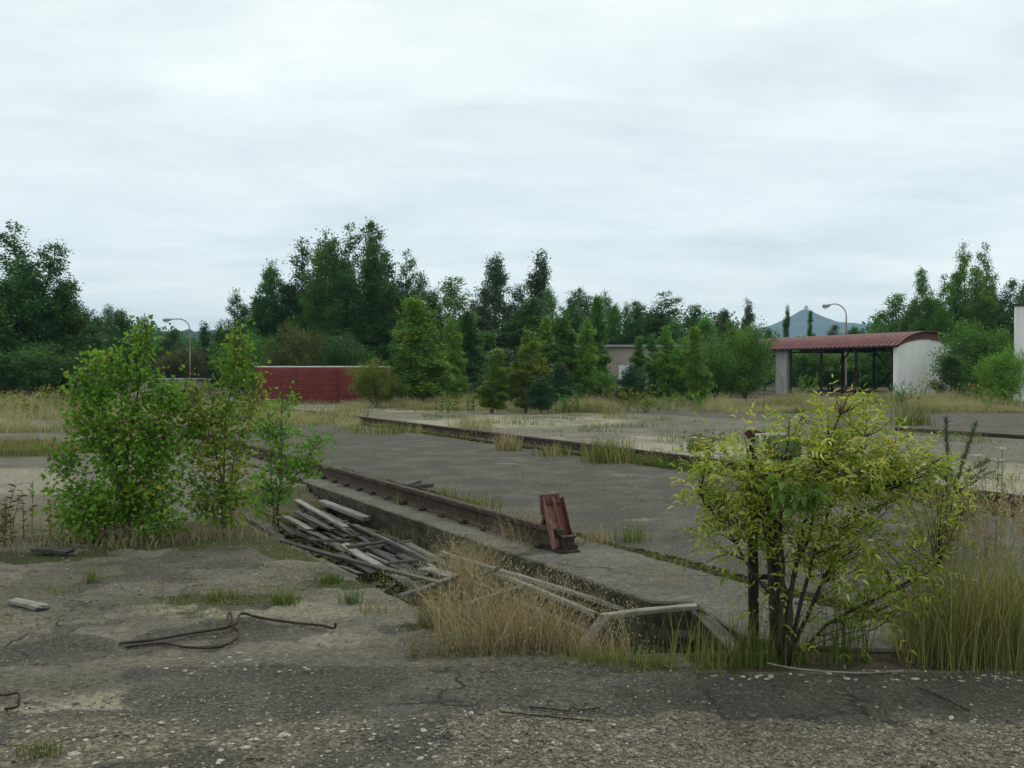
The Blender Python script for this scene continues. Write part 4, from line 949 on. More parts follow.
    for sg in (((6.8, .3), (3.55, HE - .2)), ((3.55, .32), (6.8, HE - .18)), ((9.9, HE - .9), (9.1, HE - .05)), ((.45, HE - .9), (1.3, HE - .05))):
        mb = MB().tube([(sg[0][0], yb + .002 * sg[0][0], sg[0][1]), (sg[1][0], yb, sg[1][1])], .06, 6); part('cross_brace', mb.mesh('cross_brace'), MATS['rust_dark'], o)
shed()

# ------------------------------------------------------------------ buildings
def window(root, c, w_, h_, nrm_y=-1, glassm='glass_dark', framem='panel_pale'):
    f = MB(); x, y, z = c
    for dx in (-w_ / 2, w_ / 2, 0): f.box((x + dx, y - .03, z), (.07, .08, h_))
    for dz in (-h_ / 2, h_ / 2): f.box((x, y - .032, z + dz), (w_ + .07, .084, .07))
    wn = part('window', f.mesh('window'), MATS[framem], root)
    g = MB(); g.box((x, y - .01, z), (w_, .03, h_)); part('pane', g.mesh('pane'), MATS[glassm], wn)
def block(name, label, x0, x1, y0, y1, h, wall, roofm, over=.25, wins=(), rz=0.0, base=0.0, roof_t=.18):
    o = thing(name, label, 'building', (x0, y0, base), rz)
    mb = MB(); w_, d = x1 - x0, y1 - y0
    mb.box((w_ / 2, d / 2, h / 2 - .1), (w_, d, h)); part('wall', mb.mesh('wall'), MATS[wall], o)
    mb = MB(); mb.box((w_ / 2, d / 2, h + roof_t / 2 - .1), (w_ + 2 * over, d + 2 * over, roof_t)); part('roof', mb.mesh('roof'), MATS[roofm], o)
    for (cx, cz, ww, hh) in wins: window(o, (cx, 0, cz), ww, hh)
    return o
b1 = block('flat_roofed_building', 'low beige building with a flat grey roof edge, mostly behind young trees', 1.6, 15.9, 80, 88, 3.75, 'plaster_beige', 'metal_grey', .35,
      [(1.6, 2.2, 1.2, 1.0), (4.4, 2.2, 1.2, 1.0), (11.6, 2.2, 1.2, 1.0)])
dm = MB(); dm.box((7.35, -.03, 1.15), (.85, .06, 2.1)); part('door', dm.mesh('door'), MATS['panel_pale'], b1)
block('white_building', 'pale plastered building cut by the right edge, dark coping on top', 28.3, 36, 56.4, 64, 5.45, 'panel_pale', 'bark_dark', .08, [(4.0, 3.6, 1.4, 1.2)], rz=-.48, roof_t=.14)
b3 = block('small_hut', 'low pale hut with a square dark opening, seen past the left sapling', -24.2, -19.6, 62, 65, 1.28, 'plaster_beige', 'metal_grey', .1, [(2.75, .62, .4, .34)], roof_t=.06)
dp = MB(); dp.tube([(3.12, -.05, 0), (3.12, -.05, 1.2)], .04, 6); part('drain_pipe', dp.mesh('drain_pipe'), MATS['bark_dark'], b3)

def wagon():
    o = thing('wagon_body', 'long dull red wagon body with ribbed sides and a white top edge', 'wagon body', (-13.4, 52.0, .0), math.radians(-1))
    L, D_, H = 6.8, 2.3, 1.90
    V = []; Fc = []; nz = 64
    # ribbed side wrapped round the ends, bellied a little
    ring = [(0, .12), (.12, 0), (L - .12, 0), (L, .12), (L, D_ - .12), (L - .12, D_), (.12, D_), (0, D_ - .12)]
    for j in range(nz + 1):
        z = .06 + (H - .06) * j / nz; off = .007 * math.sin(j * 2 * math.pi / 4.6) - .06 * max(0, (j / nz - .88) / .12) ** 2 - .10 * (1 - j / nz) ** 3
        for x, y in ring:
            sx = (x - L / 2) / (L / 2); sy = (y - D_ / 2) / (D_ / 2); V.append((x + sx * off, y + sy * off, z))
    m = len(ring)
    for j in range(nz):
        for i in range(m): i2 = (i + 1) % m; Fc.append((j * m + i, j * m + i2, (j + 1) * m + i2, (j + 1) * m + i))
    part('side_shell', raw_mesh('side_shell', V, Fc), MATS['wagon_red'], o)
    mb = MB(); mb.box((L / 2, D_ / 2, H + .03), (L - .06, D_ - .06, .06)); part('roof', mb.mesh('roof'), MATS['panel_pale'], o)
    mb = MB()
    for x in (.8, L - .8): mb.box((x, D_ / 2, .03), (.3, D_ - .3, .16))
    part('skid', mb.mesh('skid'), MATS['rust_dark'], o)
    for x in (2.15, 4.3):
        mb = MB(); mb.box((x, -.02, H / 2 + .05), (.05, .05, H - .12)); part('side_rib', mb.mesh('side_rib'), MATS['wagon_red'], o)
wagon()

def lamp(label, px, Y, top_py, arm_px, tip_py, headm='metal_grey'):
    x = (px - CX) / F * Y; H = CAM_H + (HOR - top_py) * Y / F; ax = (arm_px - px) / F * Y; tz = CAM_H + (HOR - tip_py) * Y / F
    o = thing('street_lamp', label, 'street lamp', (x, Y, 0), 0, 'street lamps behind the yard')
    r = .95; mb = MB(); pts = [(0, 0, -.1), (0, 0, 1.0), (0, 0, 1.02), (0, 0, H - r)]
    sg = -1 if ax < 0 else 1
    arc = [(sg * r * (1 - math.cos(a)), 0, H - r + r * math.sin(a)) for a in np.linspace(.15, math.pi / 2, 7)]
    pts += arc + [(ax * .72, 0, (H + tz) / 2 + .02)]
    rr = [.10, .10, .065, .055] + [.045] * 7 + [.04]
    mb.tube(pts, rr, 8); part('pole', mb.mesh('pole', True), MATS['pole_paint'], o)
    mb = MB(); mb.tube([(ax * .66, 0, tz + .03), (ax * .74, 0, tz + .03), (ax * .88, 0, tz), (ax * .98, 0, tz - .01), (ax * 1.0, 0, tz - .01)], [.05, .11, .15, .12, .04], 10)
    part('lamp_head', mb.mesh('lamp_head', True), MATS['metal_grey'], o)
    mb = MB(); mb.tube([(ax * .77, 0, tz - .09), (ax * .87, 0, tz - .15), (ax * .97, 0, tz - .10)], [.05, .10, .05], 8)
    part('lamp_glass', mb.mesh('lamp_glass', True), MATS['panel_pale'], o)
lamp('street lamp with a long curved arm over the trees at left', 190, 88, 319, 163, 320)
lamp('street lamp with a short curved arm above the red shed roof', 846, 80, 304, 822, 306)

# ------------------------------------------------------------------ near saplings and bush
def blob_plant(root, base, blobs, rs, stems, leafmat, barkm, lsize, shape, per, twig_r=.006, sd=.06, split=.35, stem_r=.014, name='foliage', hang=.3, compound=False, stem_name='stem'):
    """branches grow from base to cluster centres inside the blobs (px, py, rx, ry, n, depth); leaves hang round each branch's outer part"""
    mb = MB(); LP = []; LD = []; tips = []
    Yb = base[1]
    cs = []
    for (px, py, rx, ry, n, dep) in blobs:
        for _ in range(n):
            while True:
                a = rs.uniform(-1, 1, 3)
                if np.linalg.norm(a) < 1: break
            q = Q(px + a[0] * rx, py + a[1] * ry, Yb); q[1] += a[2] * dep; cs.append(q)
    cs = np.array(cs)
    # main stems: a few trunks; each cluster joins the trunk whose line passes nearest
    trunks = []
    for tx, ty, r0 in stems:
        tip = Q(tx, ty, Yb) + np.array([0, rs.uniform(-.08, .08), 0]); b0 = base + np.array([rs.uniform(-.05, .05), rs.uniform(-.04, .04), 0]); n = 10
        wob = np.cumsum(rs.randn(n + 1, 3) * .012, 0); wob[0] = 0
        pts = np.array([b0 + (tip - b0) * (f ** 1.0) * np.array([f ** .55 if f > 0 else 0, f ** .55 if f > 0 else 0, 1]) for f in np.linspace(0, 1, n + 1)]) + wob
        mb.tube(pts, [r0 * (1 - i / n) ** .7 + .002 for i in range(n + 1)], 6); trunks.append(pts)
    for c in cs:
        best = None
        for tr in trunks:
            tgt = c[2] - (.10 + .30 * np.hypot(tr[:, 0] - c[0], tr[:, 1] - c[1]))
            k = int(np.argmin(np.abs(tr[:, 2] - np.maximum(tgt, base[2] + .04)))); d = np.linalg.norm(tr[k] - c)
            if best is None or d < best[0]: best = (d, tr[k])
        st = best[1]; d = c - st; L = np.linalg.norm(d)
        mid = st + d * .5 + np.array([0, 0, -.06 * L]) + rs.randn(3) * .02 * L
        pts = [st, st + (mid - st) * .5 + rs.randn(3) * .01 * L, mid, mid + (c - mid) * .5 + rs.randn(3) * .015 * L, c]
        mb.tube(pts, [twig_r, twig_r * .8, twig_r * .65, twig_r * .45, twig_r * .25], 4, cap=False)
        pa = np.array(pts); ud = unit(d)
        for k in range(per):
            g = rs.uniform(1.6, 4.0) if L > .2 else rs.uniform(.5, 4); i0 = min(int(g), 3); a = pa[i0] + (pa[i0 + 1] - pa[i0]) * (g - i0)
            off = rs.randn(3); off = off * sd * np.array([1, 1, .8]); LP.append(a + off)
            dd = unit(off) * .7 + ud * .5 + np.array([0, 0, -hang]) + rs.randn(3) * .25; LD.append(dd)
            if rs.rand() < .35: mb.tube([a, a + off], twig_r * .22, 3, cap=False)
    part(stem_name, mb.mesh(stem_name, True), MATS[barkm], root)
    return np.array(LP), unit(np.array(LD))
def sapling(label, px, py, blobs, stems, leafmat, seed, lsize=.05, per=16, sd=.055):
    rs = np.random.RandomState(seed); base = gp(px, py, -.01)
    root = thing('birch_sapling', label, 'sapling', (0, 0, 0), 0, 'birch saplings growing by the ditch')
    root.location = tuple(base)
    LP, LD = blob_plant(root, base, blobs, rs, stems, leafmat, 'bark_brown', lsize, 'birch', per, twig_r=.005, sd=sd, hang=.35)
    n = len(LP); L = rs.uniform(.65, 1.25, n) * lsize; Wd = L * rs.uniform(.7, .9, n)
    Nn = rs.randn(n, 3) * .7 + np.array([0, -.35, .7]); cl = fbm(LP[:, 0] * 4 + seed, LP[:, 2] * 4, 3)
    me = leaf_mesh('foliage', LP, LD, Nn, L, Wd, np.clip(.42 + rs.randn(n) * .22 + (cl - .5) * .9, 0, 1), 'birch')
    part('foliage', me, MATS[leafmat], root)
    for ch in KIDS[root.name]: ch.location = tuple(-base)
    return root
sapling('tall bushy birch sapling with bright green leaves, leftmost of the three', 128, 541,
        [(120, 468, 62, 48, 84, .42), (108, 420, 48, 36, 44, .32), (142, 400, 36, 42, 34, .28), (92, 378, 18, 28, 14, .14), (140, 354, 20, 28, 11, .12), (112, 366, 20, 24, 10, .12), (143, 328, 6, 14, 3, .05), (86, 505, 46, 26, 34, .36), (154, 500, 36, 30, 30, .35), (74, 384, 6, 14, 3, .05), (62, 524, 26, 10, 10, .2), (60, 490, 16, 26, 9, .2), (58, 455, 10, 16, 4, .15), (184, 520, 16, 14, 7, .2), (172, 445, 24, 30, 18, .22), (170, 396, 12, 18, 6, .1)],
        [(143, 322, .016), (98, 362, .011), (122, 352, .012), (76, 385, .008), (168, 400, .009), (70, 470, .008)], 'leaf_sapling', 21, .050, 24)
sapling('slim birch sapling with yellowing leaves, middle of the three', 222, 536,
        [(222, 500, 36, 28, 26, .25), (215, 440, 46, 36, 36, .28), (232, 400, 36, 30, 30, .24), (238, 365, 24, 26, 18, .18), (242, 335, 12, 18, 7, .08), (190, 412, 20, 26, 14, .15), (178, 395, 14, 22, 9, .12), (196, 470, 26, 34, 16, .25), (245, 480, 20, 30, 12, .2), (190, 380, 10, 14, 4, .08), (262, 395, 12, 20, 5, .1)],
        [(243, 324, .013), (186, 385, .008), (214, 400, .008), (262, 375, .006)], 'leaf_sapling_yellow', 22, .048, 17)
sapling('smallest birch sapling at the upper end of the plank deck', 274, 530,
        [(270, 488, 30, 30, 28, .2), (288, 450, 34, 28, 30, .22), (290, 412, 16, 22, 8, .12), (292, 390, 6, 12, 3, .05), (312, 462, 18, 10, 6, .1), (262, 430, 14, 20, 6, .12), (320, 440, 14, 6, 3, .08), (266, 400, 6, 10, 2, .05)],
        [(292, 385, .011), (268, 400, .007), (322, 438, .006)], 'leaf_sapling', 23, .048, 17)

def yellow_bush():
    rs = np.random.RandomState(31); base = gp(790, 668, -.02)
    root = thing('yellow_green_bush', 'big yellow-green bush with long leaflets growing round two dark posts', 'bush', tuple(base), 0)
    blobs = [(790, 462, 94, 44, 125, .42), (850, 442, 54, 40, 62, .34), (740, 485, 50, 38, 46, .3), (845, 402, 24, 16, 12, .12), (800, 518, 84, 32, 66, .38), (838, 545, 52, 26, 24, .3), (905, 462, 46, 22, 36, .22), (945, 462, 30, 16, 18, .15), (915, 500, 34, 22, 16, .2), (900, 540, 34, 24, 12, .2),
             (850, 556, 50, 30, 17, .28), (880, 590, 46, 28, 18, .24), (935, 575, 26, 20, 8, .12), (815, 610, 26, 22, 4, .15), (715, 520, 28, 22, 9, .15), (716, 450, 22, 12, 7, .12), (735, 590, 12, 24, 2, .1), (772, 560, 16, 16, 3, .12)]
    stems = [(800, 410, .016), (845, 400, .014), (740, 450, .013), (905, 450, .012), (780, 470, .018), (700, 500, .008), (930, 560, .010), (870, 440, .012), (820, 500, .016)]
    LP, LD = blob_plant(root, base, blobs, rs, stems, 'leaf_bush', 'bark_stem', .06, 'lance', 4, twig_r=.004, sd=.05, hang=.15)
    # compound leaves: a rachis with paired leaflets and one at the tip
    Pt = []; Dd = []; Nn = []; Ln = []; rn = []
    for p, d in zip(LP, LD):
        k = rs.randint(2, 4); Lr = rs.uniform(.07, .14); up = unit(np.array([0, -.25, 1.]) + rs.randn(3) * .35); sd_ = unit(np.cross(d, up)); cr = rs.rand()
        for i in range(k + 1):
            q = p + d * Lr * (i / k) + np.array([0, 0, -.25]) * Lr * (i / k) ** 2
            for s_ in ((-1, 1) if i < k else (0,)):
                dd = d * (.55 if s_ else 1) + sd_ * s_ * .8 + rs.randn(3) * .12 + np.array([0, 0, -.18])
                Pt.append(q); Dd.append(dd); Nn.append(up + rs.randn(3) * .25); Ln.append(rs.uniform(.026, .056)); rn.append(np.clip(cr * .55 + .12 + rs.rand() * .3 + (p[2] - .7) * .18, 0, 1))
    Pt = np.array(Pt); Ln = np.array(Ln)
    part('foliage', leaf_mesh('foliage', Pt, np.array(Dd), np.array(Nn), Ln, Ln * .33, np.array(rn), 'lance'), MATS['leaf_bush'], root)
    n = 90; c = Q(798, 495, base[1] - .35); A = c + np.clip(rs.randn(n, 3), -1.5, 1.5) * np.array([.09, .05, .05])
    part('green_shoot', leaf_mesh('green_shoot', A, rs.randn(n, 3) * .6 + np.array([0, -.3, -.3]), rs.randn(n, 3) * .5 + np.array([0, -.6, .6]), rs.uniform(.05, .08, n), rs.uniform(.03, .045, n), rs.rand(n), 'oval'), MATS['leaf_deep'], root)
    n = 70; c = Q(828, 412, base[1]); A = np.concatenate([Q(812 + rs.uniform(-8, 8), 420, base[1]) + np.clip(rs.randn(n // 2, 3), -1.2, 1.2) * .018, Q(838, 408, base[1]) + np.clip(rs.randn(n // 2, 3), -1.2, 1.2) * .018])
    part('fruit_cluster', leaf_mesh('fruit_cluster', A, rs.randn(n, 3), rs.randn(n, 3), np.full(n, .014), np.full(n, .012), rs.rand(n), 'oval'), MATS['flower_rust'], root)
    for ch in KIDS[root.name]: ch.location = tuple(-base)
yellow_bush()

def sign_posts():
    b = gp(766, 662, 0); Yp = b[1] + .08
    root = thing('sign_post', 'two dark rusted posts carrying a faded pale blue board inside the yellow bush', 'sign post', tuple(b), 0)
    def w2(px, py, dy=0): return np.array(Q(px, py, Yp + dy)) - b
    mb = MB(); mb.sweep([(-.028, -.02), (.028, -.02), (.028, .02), (-.028, .02)], w2(755, 676, .12), w2(752, 445, .12), up=(0, 1, 0)); part('post', mb.mesh('post'), MATS['rust_dark'], root)
    mb = MB(); mb.sweep([(-.034, -.03), (.034, -.03), (.034, .03), (-.034, .03)], w2(779, 676, -.05), w2(773, 520, -.05), up=(0, 1, 0)); part('post', mb.mesh('post'), MATS['bark_dark'], root)
    mb = MB(); mb.sweep([(-.018, -.015), (.018, -.015), (.018, .015), (-.018, .015)], w2(752, 577, .07), w2(777, 577, .07)); part('cross_bar', mb.mesh('cross_bar'), MATS['rust_dark'], root)
    mb = MB(); mb.sweep([(-.02, -.012), (.02, -.012), (.02, .012), (-.02, .012)], w2(747, 431, .12), w2(761, 448, .10), up=(0, 1, 0)); part('bracket', mb.mesh('bracket'), MATS['rust_dark'], root)
    c = w2(778, 448, .07); mb = MB(); mb.box(tuple(c), (.27, .02, .16)); part('board', mb.mesh('board'), MATS['metal_blue'], root)
    mb = MB(); mb.box(tuple(c + np.array([0, -.004, .082])), (.28, .03, .014)); mb.box(tuple(w2(761, 462, .07)), (.03, .034, .32)); part('board_frame', mb.mesh('board_frame'), MATS['panel_pale'], root)
    mb = MB(); mb.box(tuple(w2(758, 434, .07)), (.05, .03, .035), Matrix.Rotation(.4, 3, 'Y')); part('reflector', mb.mesh('reflector'), MATS['red_paint_worn'], root)
sign_posts()

# ------------------------------------------------------------------ grasses and weeds
def clump(name, label, cat, pts, mat, seed, group=None, kind=None, plume=None):
    "pts: list of (px, py, spread_x, spread_y, n, hlo, hhi, lean, width, col0, col1)"
    rs = np.random.RandomState(seed); ac = Acc(); tips = []; 
    for (px, py, sx, sy, n, h0, h1, ln, wd, c0, c1) in pts:
        c = gp(px, py, 0)
        f = lambda k: c[:2] + np.clip(rs.randn(k, 2), -1.7, 1.7) * np.array([sx, sy])
        V, Fc, R, tip, d, H, base = grass_patch(name, rs, n, f, h0, h1, ln, wd, (c0, c1)); ac.add(V, Fc, R); tips.append((tip, d, H))
    o = link(name, ac.mesh(name), MATS[mat]); tag(o, label, cat, group, kind)
    if plume:
        pm, frac, L, spread, per, size = plume; A = []; D = []
        for tip, d, H in tips:
            k = int(len(tip) * frac); sel = np.argsort(-H)[:k]
            for i in sel:
                u_ = np.linspace(0, 1, per); ax = unit(d[i] * .35 + np.array([0, 0, 1.]))
                p = tip[i] - ax * (L * u_)[:, None] * .95; sp = np.sin(np.pi * np.clip(u_ * .9 + .08, 0, 1)) * spread
                off = rs.randn(per, 3) * sp[:, None]; A.append(p + off); D.append(unit(off) * .6 + ax)
        A = np.concatenate(A); D = np.concatenate(D); n = len(A)
        q = link('seed_head', leaf_mesh('seed_head', A, D, rs.randn(n, 3), rs.uniform(.6, 1.3, n) * size, rs.uniform(.2, .4, n) * size, rs.rand(n)), MATS[pm], o)
    return o
# dry tan grass clump in the ditch
clump('dry_grass', 'broad clump of dry tan grass hanging over the ditch in front of the rail', 'grass clump',
      [(500, 640, .22, .18, 900, .12, .55, 1.05, .004, .15, 1), (470, 608, .15, .22, 800, .12, .50, .85, .0045, .3, 1), (545, 650, .22, .10, 700, .12, .50, 1.0, .004, .2, 1), (588, 658, .14, .08, 600, .15, .40, .75, .004, .3, 1),
       (445, 626, .10, .07, 420, .04, .24, 1.0, .005, 0, .35), (500, 652, .30, .06, 800, .03, .18, 1.2, .005, 0, .45), (620, 655, .22, .10, 420, .12, .36, .6, .004, 0, .7), (500, 590, .3, .25, 500, .15, .38, .8, .004, .4, 1)], 'grass_dry', 41, plume=('grass_dry', .16, .14, .028, 16, .016))
clump('green_grass', 'thin green grass in front of the open pit', 'grass clump',
      [(600, 664, .14, .04, 180, .03, .13, .8, .005, 0, .8), (660, 666, .2, .04, 220, .03, .14, .8, .005, 0, .8), (720, 666, .16, .04, 110, .04, .26, .6, .005, 0, .7), (690, 655, .25, .12, 90, .12, .42, .4, .005, .1, .8), (640, 645, .2, .15, 170, .15, .38, .6, .0035, .6, 1)], 'grass_reed', 42)
clump('green_grass', 'tufts of green grass at the foot of the two dark posts', 'grass clump',
      [(757, 668, .06, .04, 90, .10, .40, .4, .006, 0, .5), (735, 664, .06, .05, 40, .1, .40, .4, .006, 0, .6), (800, 665, .1, .05, 90, .1, .3, .6, .007, .1, .7), (845, 664, .08, .05, 60, .2, .48, .3, .008, 0, .5)], 'grass_mixed', 43)
# tall reeds at the right
clump('reed_grass', 'tall reed grass with pinkish plumes at the right edge of the photo', 'reed grass',
      [(958, 662, .16, .12, 460, .25, .80, .55, .005, 0, 1), (1000, 664, .20, .13, 540, .25, .86, .55, .005, 0, 1), (1040, 660, .20, .2, 400, .25, .9, .5, .005, 0, 1), (918, 660, .08, .08, 120, .2, .65, .6, .005, 0, .9), (980, 655, .3, .15, 700, .10, .50, 1.0, .0045, .3, 1)], 'grass_reed', 44)
clump('reed_stalks', 'tan stalks with feathery plumes rising out of the reed grass', 'reed grass',
      [(950, 660, .16, .12, 46, .62, 1.0, .22, .0045, .5, 1), (995, 662, .18, .12, 60, .65, 1.08, .22, .0045, .5, 1), (1035, 660, .18, .16, 40, .7, 1.1, .2, .0045, .5, 1), (915, 640, .10, .12, 16, .6, .9, .3, .0045, .5, 1)], 'grass_reed', 54, plume=('reed_plume', .7, .18, .0060, 80, .020))
# weeds under the saplings
clump('dead_grass', 'brown dead grass around the feet of the three saplings', 'grass clump',
      [(60, 545, .6, .3, 420, .04, .26, 1.1, .005, .1, .8), (130, 542, .45, .2, 520, .04, .30, 1.1, .005, 0, .8), (200, 536, .45, .25, 560, .04, .25, 1.1, .005, 0, .8), (262, 522, .22, .3, 460, .06, .36, 1.0, .005, 0, .9), (20, 530, .35, .5, 420, .06, .5, .8, .005, .1, 1)], 'grass_dry', 45)
T = 'small grass tufts in the cracks of the bare ground'
for i, (lb, px, py, n, h, mat, sp) in enumerate([
    ('grey-green tuft on the bare ground above the bent bar', 222, 600, 170, .14, 'grass_mixed', .06), ('pale green tuft above the right end of the bent bar', 286, 606, 170, .17, 'grass_mixed', .05),
    ('bright green leafy tuft below the plank deck', 331, 583, 190, .11, 'grass_green', .05), ('small green tuft left of the dry grass clump', 350, 604, 110, .14, 'grass_green', .05),
    ('flat green weed left of the grey-green tuft', 192, 597, 70, .05, 'grass_green', .06), ('thin dry tuft in front of the left sapling', 92, 582, 70, .2, 'grass_mixed', .05),
    ('short olive tuft at the end of the road strip by the left corner', 36, 758, 110, .10, 'grass_mixed', .05), ('dry tuft right of the bright green leafy tuft', 378, 612, 100, .1, 'grass_dry', .1),
    ('sparse tuft left of the thin dry tuft', 60, 592, 60, .08, 'grass_mixed', .07)]):
    clump('grass_tuft', lb, 'grass tuft', [(px, py, sp, sp * .7, n, h * .4, h, .7, .005, 0, .9)], mat, 60 + i, T)
T2 = 'weed tufts along the rails'
for i, (lb, px, py, n, h, mat, sp, wd) in enumerate([
    ('dry tuft right of the red stop post', 592, 549, 260, .22, 'grass_dry', .12, .006), ('green-brown tuft on the mossy crack beside the red stop post', 634, 541, 200, .24, 'grass_mixed', .10, .006),
    ('green tuft behind the near rail, left of the red stop post', 470, 512, 320, .22, 'grass_mixed', .22, .008), ('green tuft behind the near rail below the dark timber', 440, 500, 200, .24, 'grass_mixed', .12, .008),
    ('thin weeds between plinth and deck', 392, 527, 120, .34, 'grass_mixed', .12, .007), ('green tuft at the plinth foot beside the dry grass', 430, 548, 150, .28, 'grass_mixed', .12, .007),
    ('tall brown weed on the far rail left of centre', 508, 450, 260, .50, 'grass_dry', .16, .014), ('broad brown weed on the far rail above the red stop post', 607, 462, 420, .60, 'grass_mixed', .26, .014),
    ('reddish weed beyond the far rail near the yellow birches', 470, 432, 300, .60, 'grass_dry', .35, .016), ('low weed on the far rail between the two brown weeds', 552, 456, 160, .34, 'grass_mixed', .22, .014),
    ('yellow-green tuft before the far rail at left', 388, 433, 320, .40, 'grass_mixed', .5, .016), ('weed on the far rail left of the yellow bush', 700, 452, 200, .40, 'grass_mixed', .15, .012),
    ('grass at the far left end of the far rail', 335, 420, 300, .55, 'grass_mixed', .6, .02), ('tuft standing on the pale paving right of the yellow bush top', 912, 425, 300, .75, 'grass_mixed', .3, .02)]):
    clump('weed_tuft', lb, 'weed', [(px, py, sp, sp, n, h * .35, h, .55, wd, 0, 1)], mat, 80 + i, T2)
# moss and low grass strips (uncountable)
def strip(name, label, cat, seed, N_, region, h, mat, wd, dens=.5, fq=.5, lean=.5, heads=True):
    rs = np.random.RandomState(seed)
    def pos(n):
        out = []
        tot = 0
        while tot < n:
            xy = region(rs, n * 2); d = fbm(xy[:, 0] * fq + seed, xy[:, 1] * fq, 4, .6); keep = d + rs.uniform(-.06, .06, len(xy)) > dens; out.append(xy[keep]); tot += keep.sum()
        xy = np.concatenate(out)[:n]
        return xy + 0
    xy = pos(N_); base = np.column_stack([xy, gz(xy) - .01]); hn = np.clip((fbm(xy[:, 0] * .55 + 31, xy[:, 1] * .4, 4, .6) - .28) * 2.4, .25, 1.25)
    H = h * rs.uniform(.3, 1, len(xy)) * hn * (1 - .55 * ((xy[:, 0] / xy[:, 1] * F + CX > 245) & (xy[:, 0] / xy[:, 1] * F + CX < 362) & (xy[:, 1] > 44) & (xy[:, 1] < 53)))
    V, Fc, k_, tip, d = blades(rs, base, H, rs.uniform(lean * .2, lean, len(xy)), rs.uniform(wd * .5, wd * 1.2, len(xy)), levels=3); R = np.repeat(rs.rand(len(xy)), 2)
    nn = fbm(base[:, 0] * .7 + 5, base[:, 1] * .7, 3); R = np.clip(R * .6 + np.repeat(nn, 2) * .9 - .25, 0, 1)
    if heads:
        sel = np.where(rs.rand(len(tip)) < .22)[0]; sel = np.repeat(sel, 4); q = tip[sel] + rs.randn(len(sel), 3) * np.array([wd * 1.6, wd * 1.6, wd * 3.5]); n_ = len(sel)
        V2, F2, k2 = leaves(q, rs.randn(n_, 3) * .4 + np.array([0, 0, 1]), rs.randn(n_, 3), rs.uniform(1.5, 4, n_) * wd, rs.uniform(.5, 1.0, n_) * wd)
        Fc = np.concatenate([Fc, F2 + len(V)]); V = np.concatenate([V, V2]); R = np.concatenate([R, rs.uniform(.6, 1, n_)])
    me = raw_mesh(name, V, Fc, R); return tag(link(name, me, MATS[mat]), label, cat, kind='stuff')
def quad_region(pa, pb, y0, y1):
    def f(rs, n):
        y = 1 / rs.uniform(1 / y1, 1 / y0, n); x = (rs.uniform(pa, pb, n) - CX) / F * y; return np.column_stack([x, y])
    return f
strip('tall_grass', 'long belt of tall pale grass along the foot of the young trees', 'grass', 5, 80000, quad_region(340, 1070, 40, 60), .78, 'grass_belt', .018, .49, .30, .8)
strip('tall_grass', 'belt of tall grass before the dark trees at the left', 'grass', 6, 45000, quad_region(-60, 360, 27, 58), .75, 'grass_belt', .018, .47, .30, .8)
strip('low_grass', 'low grass strips crossing the old slabs at left', 'grass', 7, 9000, quad_region(-40, 210, 19.4, 23), .30, 'grass_mixed', .011, .50, .6)
strip('low_grass', 'sparse weeds dotting the pale paving beyond the far rail', 'grass', 8, 9000, lambda rs, n: np.array([ST(a, b)[:2] for a, b in zip(rs.uniform(-4, 38, n), rs.uniform(8, 18, n))]), .28, 'grass_mixed', .014, .60, .8)
strip('low_grass', 'weeds and moss growing along the far rail', 'grass', 9, 11000, lambda rs, n: np.array([ST(a, b)[:2] for a, b in zip(rs.uniform(-3, 42, n), 6.35 + rs.randn(n) * .16)]), .20, 'grass_mixed', .012, .50, .9)
strip('low_grass', 'short grass in the mossy crack behind the near rail', 'grass', 10, 5000, lambda rs, n: np.array([ST(a, b)[:2] for a, b in zip(rs.uniform(2.5, 20, n), 1.0 + rs.randn(n) * .08)]), .14, 'grass_mixed', .006, .50, 1.1)
strip('ground_weeds', 'short scattered weeds on the bare ground between road and saplings', 'weeds', 11, 5200, lambda rs, n: np.column_stack([rs.uniform(-6, -.4, n), rs.uniform(6.3, 10.5, n)]), .07, 'grass_mixed', .005, .56, 1.4, .8)
strip('ditch_weeds', 'thin weeds growing up between the boards in the ditch', 'weeds', 12, 2600, lambda rs, n: np.array([ST(a, b)[:2] for a, b in zip(rs.uniform(.2, 7, n), rs.uniform(-1.3, -.05, n))]), .34, 'grass_mixed', .005, .52, 1.4, .5)

